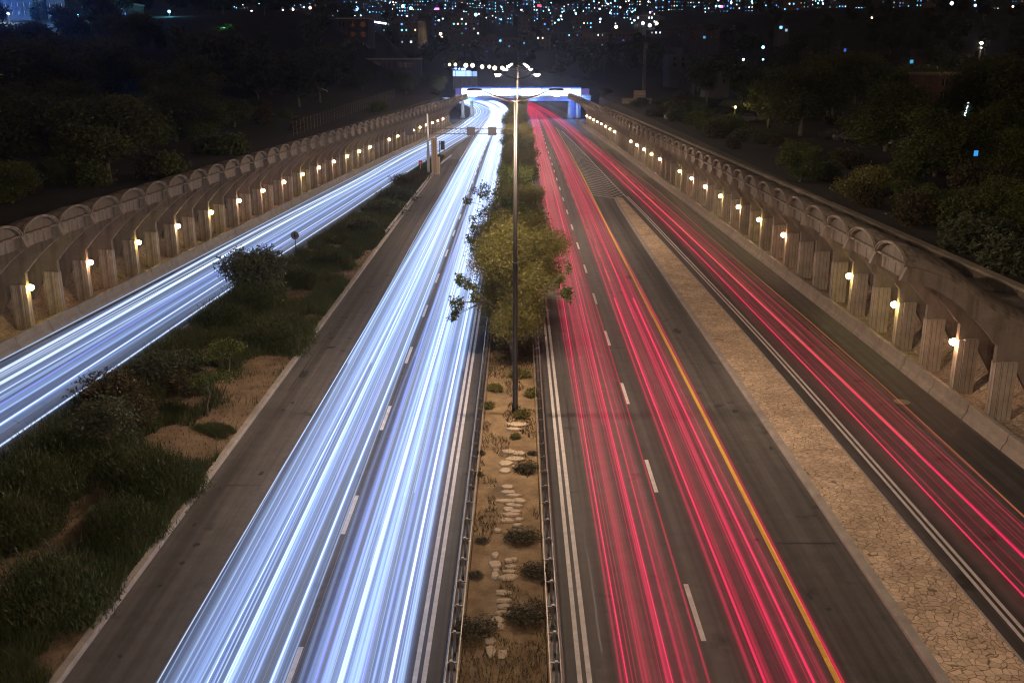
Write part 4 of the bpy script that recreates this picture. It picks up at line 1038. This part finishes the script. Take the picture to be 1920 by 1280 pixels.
# ------------------------------------------------------------------ buildings
wall_mats = [mat_concrete('far_wall_a', (.12,.12,.13), (.08,.08,.09)), mat_concrete('far_wall_b', (.16,.145,.13), (.11,.1,.09)), mat_concrete('far_wall_c', (.09,.09,.11), (.06,.06,.075))]
WC = {'cyan':(.14,.6,1.0),'white':(.6,.82,1.0),'blue':(.07,.25,1.0),'warm':(1,.7,.4),'teal':(.1,.6,.6),'magenta':(.9,.2,.9),'red':(1,.05,.1)}
WE = {k: mat_emit('window_light_'+k, c, 3.2, False) for k, c in WC.items()}
WD = {k: mat_emit('window_dim_'+k, c, .6, False) for k, c in WC.items()}
wk = list(WC); fm = [wall_mats[0], M['glass']]+[WE[k] for k in wk]+[WD[k] for k in wk]
def far_building(px, py_base, wpx, hpx, y, rs, litp, label, group, name='distant_building', roof=True):
    z = zpx(py_base, y); x = xpx(px, y, z); k = (y*CT)/1866.7; wd = wpx*k; hh = hpx*k
    m = MB(); m.box(-wd/2, wd/2, 0, wd*.8, -6, hh)
    m.box(-wd/2-.2, wd/2+.2, -.2, wd*.8+.2, hh+.002, hh+.4)
    if roof: m.box(-wd*.2, wd*.05, wd*.2, wd*.5, hh+.402, hh+2.6)
    nx = max(2, int(wd/2.6)); nz = max(2, int(hh/2.8))
    for i in range(nx):
        for j in range(nz):
            cx = -wd/2+wd*(i+.5)/nx; cz_ = hh*(j+.55)/nz; ww = min(.48, wd/nx*.25)*rs.uniform(.6,1.2)
            u = rs.rand()
            if u < litp: c = rs.choice(wk[:5], p=[.42,.3,.16,.07,.05]); mi = 2+wk.index(c)
            elif u < litp*2.2: c = rs.choice(wk[:5], p=[.4,.15,.3,.05,.1]); mi = 2+len(wk)+wk.index(c)
            else: mi = 1
            m.box(cx-ww, cx+ww, -.08, -.002, cz_-.5, cz_+.5, mi)
    mats = list(fm); mats[0] = wall_mats[rs.randint(3)]
    return m.build(name, mats, loc=(x, y, z), rz=rs.uniform(-.25,.25), label=label, cat='building', group=group)
rs = np.random.RandomState(99); n_b = 0
gB = 'lit buildings of the city on the far hillside'
placed = []
for k in range(900):
    if n_b >= 285: break
    px = rs.uniform(430, 1920); y = rs.uniform(760, 1500)
    x = X_at(px, y, 60); z = T(x, y); py = 640+1866.7*math.tan(math.atan((H-z)/y)-PITCH)
    if py > 62 or py < -8: continue
    if px < 560 and py > 20: continue
    if px > 1240 and py > 24: continue
    if px > 1480 and rs.rand() < .6: continue
    n_b += 1
    wpx = rs.uniform(13, 38)*900/y; hpx = rs.uniform(10, 30)*900/y
    far_building(px, py+4, wpx, hpx, y, rs, .3 if py < 35 else .14, 'distant city building with scattered cool white and blue windows on the far hillside', gB)
gM = 'darker apartment blocks below the city'
for i, (px, py, wp, hp, y, lp, lab) in enumerate([(930,124,76,50,640,.07,'dark block with a row of lit windows above the bridge, left of the lamp posts'),
    (1000,122,60,52,650,.06,'dark apartment block directly above the bridge lamps'),
    (1050,112,60,48,660,.05,'dark apartment block with two bright cyan windows right of the lamp posts'),
    (1105,108,70,44,680,.08,'dark apartment block right of centre with few lights'),
    (1165,100,60,36,700,.06,'low dark block left of the radio mast'),
    (1240,95,60,36,700,.06,'low dark block right of the radio mast top'),
    (750,85,70,42,600,.18,'block with cyan windows right of the warm-lit alley'),
    (800,75,60,32,640,.1,'dim block between the two warm-lit alleys'),
    (870,68,60,34,700,.1,'dim block above the dark gap left of centre'),
    (1320,75,60,16,430,.14,'low house with a strip of lit cyan windows on the right slope'),
    (1468,60,22,10,420,.2,'small house with two cyan lights on the right slope'),
    (1576,104,26,12,330,.25,'small white-fronted house lit cyan among the right-hand trees'),
    (1280,128,50,22,330,.08,'pale low house left of the right-hand trees'),
    (1345,158,46,20,280,.03,'dark flat-roofed house behind the parked cars'),
    (1715,132,36,20,300,.1,'dark house with a blue-lit doorway at the upper right')]):
    far_building(px, py, wp, hp, y, rs, lp, lab, gM, 'apartment_block')

def block(name, px0, px1, pyb, pyt, y, depth, mat, label, rows, cols, winmat, framemat=None, rz=0, wfrac=.45, hfrac=.5, lit=()):
    z = zpx(pyb, y); x0 = xpx(px0, y, z); x1 = xpx(px1, y, z); hh = zpx(pyt, y)-z; wd = x1-x0
    o = empty(name, ((x0+x1)/2, y, z), rz, label=label, cat='building')
    m = MB(); m.box(-wd/2, wd/2, 0, depth, -6, hh); m.build('wall', mat, o)
    m = MB(); m.box(-wd/2-.25, wd/2+.25, -.25, depth+.25, hh+.002, hh+.45); m.build('roof_edge', M['coping'], o)
    for i in range(cols):
        for j in range(rows):
            cx = -wd/2+wd*(i+.5)/cols; c2 = hh*(j+.5)/rows; a = wd/cols*wfrac/2; b = hh/rows*hfrac/2
            m = MB(); m.box(cx-a, cx+a, -.1, -.003, c2-b, c2+b); fr = m.build('window', winmat if (i,j) not in lit else WE['white'], o)
            m = MB(); m.box(cx-.04, cx+.04, -.14, -.102, c2-b, c2+b); m.build('mullion', M['white'], fr)
    return o
block('office_block', 634, 692, 112, 36, 400, 18, wall_mats[2], 'unlit grey four-storey block with paired windows at the upper left of centre', 4, 3, M['glass'])
block('office_block', 540, 612, 92, 40, 430, 16, wall_mats[2], 'unlit grey lower block joined left of the four-storey block', 2, 4, M['glass'])
bb = block('floodlit_building', -30, 62, 32, -30, 310, 18, wall_mats[0], 'blue floodlit building with rows of dark windows in the top left corner', 4, 8, M['glass'], lit=((1,2),(3,3)))
block('apartment_building', 88, 122, 34, -30, 315, 14, wall_mats[1], 'beige apartment building with square windows right of the blue building', 4, 3, M['glass'])
block('villa', 170, 240, 34, 8, 330, 14, wall_mats[1], 'dim brown villa behind the cypress near the cyan lamps', 2, 4, M['glass'])
block('brick_building', 1752, 1835, 215, 142, 180, 14, mat_concrete('brown_brick', (.3,.17,.12), (.2,.12,.09)), 'brown brick building with two small windows among the right-hand trees', 3, 4, M['glass'], lit=((2,2),))
block('floodlit_hall', 1188, 1234, 52, 30, 820, 20, wall_mats[1], 'beige floodlit hall with rows of small windows below the city, right of centre', 3, 9, M['glass'], lit=((5,2),(6,2),(7,1),(1,2)))
block('roadside_wall', 610, 790, 132, 112, 360, 3, wall_mats[0], 'long low pale wall behind the trees left of the bridge', 1, 3, M['fin'])
for i, (px, py, y, col, e) in enumerate([(30,0,290,(.06,.3,1),32000),(48,20,295,(.1,.45,1),9000),(105,10,296,(1,.8,.5),900)]):
    z = zpx(py, y); l = bpy.data.lights.new('flood_light', 'POINT'); l.energy = e; l.color = col; l.shadow_soft_size = .4
    lo = bpy.data.objects.new('flood_light', l); COL.objects.link(lo); lo.parent = bb; lo.location = Vector((xpx(px,y,z), y-6, z))-bb.location
# warm-lit alleys and flood lamps at their feet
for px, py, y, col, r, e, lab in [(703,62,560,'warm',.8,10800,'warm lamp in the bright alley left of the cyan-windowed block, upper one'),
    (706,80,555,'warm',1.0,12000,'warm lamp in the bright alley left of the cyan-windowed block, lower one'),
    (690,53,560,'white',.6,4000,'white lamp at the head of the bright alley'),
    (826,64,610,'warm',.8,9600,'warm lamp in the second alley, above the dark gap'),
    (829,71,605,'warm',.9,9600,'warm lamp at the foot of the second alley'),
    (1205,44,800,'white',1.2,20000,'white flood lamp at the foot of the floodlit hall, left'),
    (1218,48,800,'white',1.3,20000,'white flood lamp at the foot of the floodlit hall, middle'),
    (1231,45,800,'warm',1.2,20000,'warm flood lamp at the foot of the floodlit hall, right'),
    (1155,51,790,'warm',1.2,8000,'warm lamp left of the floodlit hall'),
    (667,16,760,'blue',1.8,0,'brilliant blue-white light at the left of the city'),
    (755,12,800,'white',1.1,0,'white lamp at the left end of the bright street in the city'),
    (770,16,800,'cyan',1.1,0,'cyan lamp at the right end of the bright street in the city'),
    (892,28,760,'cyan',1.1,0,'cyan lamp over the city right of the magenta sign'),
    (889,40,720,'white',1.0,0,'white lamp below the cyan one in the city')]:
    far_lamp(px, py, y, col, r, False, lab, 'bright lamps in the lower city', e)
for i in range(10):
    far_lamp(695+i*3.1, 40.5+i*.45, 560, 'white' if i % 3 else 'pink', .45, False, 'white lamp in the straight row on the roof edge above the bright alley', 'row of roof edge lamps')
# city street lamps
rs = np.random.RandomState(4); n_l = 0
for k in range(500):
    if n_l >= 160: break
    px = rs.uniform(430, 1560); y = rs.uniform(740, 1400); x = X_at(px, y, 60); z = T(x, y)+7; py = 640+1866.7*math.tan(math.atan((H-z)/y)-PITCH)
    if py > 45 or py < 0 or (px < 560 and py > 16) or (px > 1240 and py > 18): continue
    n_l += 1; col = rs.choice(['cyan','white','warm','blue','pink'], p=[.38,.32,.1,.14,.06])
    far_lamp(px, py, y, col, float(rs.choice([.35,.5,.7])), False, 'tiny street lamp glowing among the far city buildings', 'street lamps of the far city')
# coloured shop signs
for px, py, wp, hp, c, lab in [(819,17,8,3.5,'magenta','glowing magenta shop sign in the city left of centre'),(1011,11,7,4,'red','glowing red shop sign in the city right of centre'),(1352,13,6,4,'magenta','violet shop sign at the right of the city'),(1129,90,8,6,'cyan','large bright cyan window panel above the right lanes')]:
    y = 700 if py > 50 else 790; z = zpx(py, y); k = y*CT/1866.7
    m = MB(); m.box(-wp*k/2, wp*k/2, 0, .5, -hp*k/2, hp*k/2); m.box(-.2,.2,.1,.4,-hp*k/2-8,-hp*k/2-.01, 1)
    m.build('shop_sign', [WE[c], M['dark']], loc=(xpx(px,y,z), y, z), label=lab, cat='sign', group='glowing signs in the city')

# ------------------------------------------------------------------ mast house and radio mast
y = 240.0; z = 3.5; x0 = xpx(1166,y,z); x1 = xpx(1220,y,z)
o = empty('mast_house', ((x0+x1)/2, y, z), -.12, label='small pale flat-roofed building with railings under the radio mast', cat='building')
wd = x1-x0; m_ = MB(); m_.box(-wd/2,wd/2,0,8,0,4.0); m_.build('wall', M['coping'], o)
m_ = MB(); m_.box(-wd/2-.15,wd/2+.15,-.15,8.15,4.002,4.3); m_.build('parapet', M['barrier'], o)
m_ = MB(); m_.box(-.8,2.0,2,5,4.302,6.2); m_.build('roof_hut', M['coping'], o)
m_ = MB()
for i in range(12): m_.tube([(-wd/2+wd*i/11,-.1,4.3),(-wd/2+wd*i/11,-.1,5.2)], .02, 4)
m_.tube([(-wd/2,-.1,5.2),(wd/2,-.1,5.2)], .025, 4); m_.tube([(-wd/2,-.6,1.9),(wd/2-1,-.6,1.9)], .05, 5)
for i in range(14): m_.tube([(-wd/2+.5*i,-.6,.3),(-wd/2+.5*i,-.6,1.9)], .025, 4)
m_.build('railing', M['dark'], o)
m_ = MB(); m_.box(-wd/2+.8,-wd/2+1.7,-.06,-.002,1.2,2.4); m_.build('window', M['glass'], o)
y = 246.0; x = xpx(1206,y,8); o = empty('radio_mast', (x, y, 4), 0, label='tall thin lattice radio mast rising behind the small flat-roofed building', cat='mast')
m_ = MB(); top = zpx(82,y)-4
for sx, sy in ((-1,-1),(1,-1),(0,1)): m_.tube([(sx*.45,sy*.4,0),(sx*.2,sy*.18,top)], .05, 5)
for i in range(28):
    a = i/28; b = (i+1)/28; ra, rb = .45-.25*a, .45-.25*b
    m_.tube([(-ra,-ra*.9,top*a),(rb,-rb*.9,top*b)], .022, 4); m_.tube([(ra,-ra*.9,top*a),(0,rb*.9,top*b)], .022, 4)
m_.build('lattice', M['steel'], o)
m_ = MB(); m_.tube([(0,0,top),(0,0,top+2.5)], .03, 5); m_.tube([(.5,-.3,top-1.5),(.5,-.3,top+.2)], .05, 6); m_.build('antenna', M['steel'], o)
# round stone tank
y = 190.0; x = xpx(1275,y,5); o = empty('round_wall', (x, y, 4), 0, label='curved pale stone enclosure behind the coping of the right arcade', cat='wall')
m_ = MB(); V = []; n = 20
for i in range(n+1):
    a = PI*.65+PI*1.0*i/n
    for r, zz in ((3.0,0),(3.0,3.0),(2.7,3.0),(2.7,0)): V.append((r*math.cos(a), r*math.sin(a), zz))
m_.raw(V, [(i*4+j, i*4+(j+1) % 4, (i+1)*4+(j+1) % 4, (i+1)*4+j) for i in range(n) for j in range(4)]); m_.build('curved_wall', M['coping'], o)

# ------------------------------------------------------------------ fence and goal frame on the left
ya = 200; o = empty('mesh_fence', (xpx(560,190,8), 190, T(-40,190)), 0, label='thin wire fence running up to the bridge behind the left arcade', cat='fence')
m_ = MB(); P0 = Vector((xpx(550,150,6), 150, 0)); P1 = Vector((xpx(740,265,7), 265, 0)); n = 46
for i in range(n+1):
    p = P0.lerp(P1, i/n); g = T(p.x,p.y); m_.tube([(p.x,p.y,g-.2),(p.x,p.y,g+2.2)], .035, 4)
    if i < n:
        q = P0.lerp(P1, (i+1)/n); h = T(q.x,q.y)
        for a in (.4,.9,1.4,1.9,2.15): m_.tube([(p.x,p.y,g+a),(q.x,q.y,h+a)], .012, 3)
ob = m_.build('wire_mesh', M['signback'], o, -Vector(o.location))
y = 250; z = zpx(185,y); x = xpx(592,y,z); o = empty('goal_frame', (x, y, z), 0, label='pale double metal goal frame on the dark field left of the bridge', cat='frame')
k = y*CT/1866.7; m_ = MB()
for pts in ([(0,2),(0,12.5)],[(0,2),(17,-3)],[(5,20),(5,27)],[(5,20),(22,14)],[(22,14),(22,4)],[(17,-3),(17,6)]):
    m_.tube([(pts[0][0]*k,0,pts[0][1]*k),(pts[1][0]*k,.5,pts[1][1]*k)], .09, 6)
m_.build('frame', M['white'], o)

# ------------------------------------------------------------------ trees outside the arcades
FT = [tree_meshes(61, 9, 4.2, 2.2, 20000, .3, M['pine'], 17, .7, .22, .33, low=.02), tree_meshes(62, 8, 4.0, 1.8, 18000, .28, M['leaf_green'], 15, .75, .2, .33, low=.02),
      tree_meshes(63, 4.6, 2.9, 1.2, 9000, .26, M['leaf_gold'], 10, .7, .12, .25)]
LT = [tree_meshes(71, 9, 4.0, 2.0, 2400, .75, M['leaf_dark'], 9, .8, .2, .5), tree_meshes(72, 11, 1.6, 1.0, 1500, .7, M['leaf_dark'], 8, 2.2, .2, .4)]
def by_top(k, x, y, top): return max(.35, (zpx(top, y)-T(x, y)+.2)/(9,8,4.6)[k])
g1 = 'trees behind the right arcade'; g2 = 'trees behind the left arcade'
for px, y, k, s_, lab in [(1612,84,2,312,'bright green rounded tree overlapping the coping of the right arcade'),
    (1660,128,1,148,'big spreading tree on two trunks in front of the right-hand car park'),
    (1500,150,0,115,'tall dark tree behind the arcade, left of the big spreading tree'),
    (1440,165,0,150,'dark tree beside the yellow street lamp'),
    (1370,150,1,235,'low dark tree close behind the coping, near the light-coloured car'),
    (1560,185,0,95,'dark tree rising behind the big spreading tree'),
    (1790,104,1,235,'slender-trunked tree right of the big spreading tree'),
    (1700,80,1,375,'low leafy tree on the slope below the parked cars'),
    (1750,76,1,385,'feathery tree on the slope right of the bright green tree'),
    (1840,74,0,395,'dark feathery tree above the right arcade at the frame edge'),
    (1900,98,1,235,'leafy tree at the right edge below the brick building'),
    (1885,72,1,330,'lowest tree at the right edge above the coping'),
    (1860,160,0,105,'tall dark tree under the high warm lamp'),
    (1930,140,0,95,'tall dark tree cut by the right edge'),
    (1500,98,1,265,'dark shrubby tree just behind the coping left of the bright one'),
    (1700,215,0,120,'dark tree in front of the brick building'),
    (1600,240,0,100,'dark tree top beyond the car park'),
    (1310,200,1,222,'small dark tree by the curved stone enclosure')]:
    x = X_at(px, y, 6); q = by_top(k, x, y, s_); put_tree('roadside_tree', FT[k], x, y, T(x,y)-.2, px*.13, (q*1.2,q*1.2,q), lab, g1)
for px, y, k, s_, lab in [(330,140,0,160,'large round pine in the middle of the grove behind the left arcade'),
    (210,125,0,178,'round pine left of the large one behind the left arcade'),
    (90,112,0,172,'round pine near the left edge of the picture'),
    (-10,100,0,180,'pine cut off by the left picture edge'),
    (20,84,1,300,'low bushy tree in the lower left of the grove, above the vault tops'),
    (120,96,1,335,'low bushy tree between the near vault tops and the pines'),
    (440,165,0,185,'pine at the right end of the grove'),
    (40,160,0,70,'tall dark tree behind the pines at the far left'),
    (190,190,0,75,'tall dark tree behind the pines, upper left'),
    (420,230,0,75,'dark tree beyond the grove below the green-lit trees'),
    (560,250,0,120,'dark tree beside the dark field'),
    (680,270,0,128,'dark tree below the long pale wall'),
    (760,280,0,135,'dark tree nearest the bridge on the left'),
    (820,300,0,140,'dark low tree touching the left end of the bridge'),
    (60,230,0,38,'huge dark tree crown at the upper left'),
    (150,255,0,50,'broad dark tree below the cyan lamps'),
    (260,270,0,48,'dark tree right of the shorter cyan lamp')]:
    x = X_at(px, y, 6); q = by_top(k, x, y, s_); put_tree('grove_tree', FT[k], x, y, T(x,y)-.2, px*.11+1, (q*1.35,q*1.35,q), lab, g2)
rs = np.random.RandomState(33)
for k in range(46):
    left = k < 26
    y = rs.uniform(95, 235) if left else rs.uniform(85, 230); px = rs.uniform(-60, 500) if left else rs.uniform(1400, 1960)
    x = X_at(px, y, 6); 
    if left and x > float(PL(y))-9 or (not left and (x < float(PR(y))+9 or (118 < y < 188 and px < 1760))): continue
    q = rs.uniform(.6, 1.0)*(1+.3*(y > 160)); put_tree('woodland_tree', FT[k % 2], x, y, T(x,y)-.2, rs.rand()*6, (q*1.3,q*1.3,q), 'dark dense tree in the grove behind the left arcade' if left else 'dark dense tree in the wood behind the right arcade', 'trees crowding the grove on the left' if left else 'trees crowding the wood on the right')
UB = [shrub_mesh(91, 1.9, 1.9, 5000, .24, M['leaf_green'], 7), shrub_mesh(92, 2.1, 1.5, 5000, .24, M['leaf_dark'], 6), shrub_mesh(93, 1.6, 2.2, 4200, .22, M['leaf_dry'], 6)]
rs = np.random.RandomState(17)
for k in range(190):
    y = 50+rs.rand()**1.3*190; r_ = rs.rand() < .6; d_ = 6.3+rs.rand()**1.4*34
    x = float(PR(y))+d_ if r_ else float(PL(y))-d_
    if not r_ and rs.rand() < .35: continue
    if r_ and 120 < y < 200 and 36 < x < 48: continue
    sc_ = rs.uniform(.7,1.5)
    put_shrub('undergrowth_bush', UB[k % 3], x, y, T(x,y)-.1, rs.rand()*6, sc_, 'dark bush in the undergrowth on the slope behind the right arcade' if r_ else 'dark bush in the undergrowth on the slope behind the left arcade', 'bushes in the undergrowth behind the right arcade' if r_ else 'bushes in the undergrowth behind the left arcade', 'bush')
GT = (LT[0][0], LT[0][1])
grn = tree_meshes(81, 6, 3.0, 1.6, 3000, .5, M['leaf_green'], 9, .8, .15, .35)
for px, y, s_, lab, col, e in [(433,300,.75,'small vivid green lit tree on the dark left slope','green',7000),(447,305,.6,'lower green lit tree beside the vivid one','green',1500),(482,310,.55,'small green lit tree right of the vivid one','green',4500),
    (378,310,.7,'teal lit tree left of the vivid green one','teal',3500),(325,318,.7,'teal lit tree under the lone cyan lamp','teal',3000),(345,315,.6,'dim teal lit tree right of the lone cyan lamp','teal',1500)]:
    z = zpx(76,y); x = xpx(px,y,z); g = T(x,y); zz = max(g-1, z)
    o = put_tree('lit_tree', grn, x, y, z, px, s_, lab, 'trees lit green on the left slope')
    l = bpy.data.lights.new('tree_light', 'POINT'); l.energy = e*.09; l.color = (.15,1,.25) if col == 'green' else (.1,.8,.6); l.shadow_soft_size = .3
    lo = bpy.data.objects.new('tree_light', l); COL.objects.link(lo); lo.parent = o; lo.location = (1.0,-4.2,4.5)
rs = np.random.RandomState(8); n_t = 0
for k in range(600):
    if n_t >= 190: break
    side = rs.rand()
    if side < .38: px = rs.uniform(-40, 640); y = rs.uniform(200, 520)
    elif side < .8: px = rs.uniform(1180, 1960); y = rs.uniform(210, 720)
    else: px = rs.uniform(640, 1200); y = rs.uniform(400, 640)
    x = X_at(px, y, 10); z = T(x, y); pt = 640+1866.7*math.tan(math.atan((H-z-8)/y)-PITCH)
    if px < 200 and y > 285 and pt < 60: continue
    if 640 < px < 1200 and pt > 112: continue
    if 280 < px < 560 and 285 < y < 345: continue
    n_t += 1; q = 1 if rs.rand() < .25 else 0
    put_tree('hillside_tree', LT[q], x, y, z-.3, rs.rand()*6, rs.uniform(.8,1.35), 'dark tree on the unlit hillside between the motorway and the city' if px > 640 else 'dark tree on the unlit slope at the upper left', 'dark trees on the hillsides')

# ------------------------------------------------------------------ parked cars
def car_parts(paint):
    d = {}; W = .86
    prof = [(-2.1,.35),(-2.12,.62),(-1.95,.82),(-1.2,.92),(-.55,1.38),(.75,1.42),(1.45,.98),(2.0,.92),(2.12,.6),(2.08,.33)]
    m = MB(); V = []; n = len(prof)
    for sx, sh in ((-W,0),(-W*.97,0),(W*.97,0),(W,0)):
        for y, z in prof:
            wq = sx*(1 if z < 1.0 else .82); V.append((wq, y, z))
    idx = lambda a, i: a*n+i
    F = [tuple(range(n)), tuple(range(4*n-1, 3*n-1, -1))]
    for a in range(3):
        for i in range(n): F.append((idx(a,i), idx(a+1,i), idx(a+1,(i+1) % n), idx(a,(i+1) % n)))
    m.raw(V, F); d['body'] = m.mesh('body', paint, smooth=False)
    m = MB(); 
    m.raw([(-.7,-1.17,.97),(.7,-1.17,.97),(.62,-.62,1.35),(-.62,-.62,1.35)], [(0,1,2,3)]); m.raw([(-.7,1.44,1.02),(.7,1.44,1.02),(.62,.84,1.4),(-.62,.84,1.4)], [(3,2,1,0)])
    for s in (-1,1): m.raw([(s*.85,-1.0,.96),(s*.85,1.2,.98),(s*.72,.7,1.36),(s*.72,-.5,1.34)], [(0,1,2,3)])
    for i in range(len(m.v)): m.v[i] = m.v[i]*np.array([1.015,1.0,1.0])+np.array([0,0,.02])
    d['window'] = m.mesh('window', M['glass'])
    m = MB(); m.tube([(-.11,0,0),(.11,0,0)], .32, 14); d['wheel'] = m.mesh('wheel', M['rubber'])
    m = MB(); m.box(-.18,.18,-.05,.05,-.06,.06); d['headlight'] = m.mesh('headlight', M['white']); 
    return d
CARS = {'silver': car_parts(mat_plain('silver_paint', (.2,.2,.22), .25, .6)), 'white': car_parts(mat_plain('white_car_paint', (.4,.4,.4), .25)), 'dark': car_parts(mat_plain('dark_car_paint', (.06,.06,.08), .2, .3))}
for px, y, c, rz, lab in [(1345,178,'white',1.3,'light-coloured car parked behind the coping, lit by the yellow lamp'),
    (1402,180,'silver',1.5,'silver car parked right of the light-coloured one'),
    (1432,182,'dark',1.5,'dark car parked in the row under the dark trees'),
    (1590,142,'silver',1.4,'silver car with glinting front, parked under the big spreading tree'),
    (1560,146,'dark',1.4,'dark car parked left of the big spreading tree trunks'),
    (1690,136,'white',1.75,'white car parked right of the big tree trunks'),
    (1738,133,'silver',1.6,'silver car parked at the right end of the row')]:
    x = X_at(px, y, 6); z = T(x, y)
    o = empty('parked_car', (x, y, z), rz, label=lab, cat='car', group='cars parked behind the right arcade'); d = CARS[c]
    link('body', d['body'], o); link('window', d['window'], o)
    for sx in (-.8,.8):
        for sy in (-1.3,1.35): link('wheel', d['wheel'], o, (sx, sy, .32))
        link('headlight', d['headlight'], o, (sx*.78, -2.09, .62))
# blue sign on the right and two lit door strips
y = 96; z = zpx(287,y); x = xpx(1828,y,z); o = empty('blue_sign', (x, y, T(x,y)), .2, label='small bright blue lit sign on a thin post among the right-hand trees', cat='sign')
h_ = z-T(x,y); m_ = MB(); m_.tube([(0,0,-.3),(0,0,h_)], .03, 6); m_.build('post', M['dark'], o)
m_ = MB(); m_.box(-.2,.2,-.04,.04,h_-.25,h_+.25); m_.build('panel', mat_emit('sign_blue', (.05,.4,1), .9, False), o)
for px, py, y, hp, lean, lab in [(1808,205,172,26,.16,'tall thin white light strip beside the brick building'),(1544,203,205,9,.05,'short white light strip between the dark trees')]:
    z = zpx(py,y); k = y*CT/1866.7; m_ = MB(); m_.tube([(0,0,-hp*k/2),(hp*k*lean,0,hp*k/2)], .12, 6, 0); m_.tube([(0,.1,-hp*k/2-3),(0,.1,-hp*k/2)], .05, 5, 1)
    m_.build('light_strip', [EM['white'], M['dark']], loc=(xpx(px,y,z), y, z), label=lab, cat='light', group='white light strips')

# ------------------------------------------------------------------ night haze
hz = MB(); hz.box(-1600, 1600, -80, 3050, -2, 330)
hm = bpy.data.materials.new('haze'); hm.use_nodes = True; n = hm.node_tree; n.nodes.clear()
pv = n.nodes.new('ShaderNodeVolumePrincipled'); ou = n.nodes.new('ShaderNodeOutputMaterial'); n.links.new(pv.outputs[0], ou.inputs['Volume'])
pv.inputs['Color'].default_value = (.4,.55,1,1); pv.inputs['Density'].default_value = .00015; pv.inputs['Anisotropy'].default_value = .8
hz.build('haze', hm, kind='stuff', label='thin night haze hanging over the motorway and the city', cat='haze')
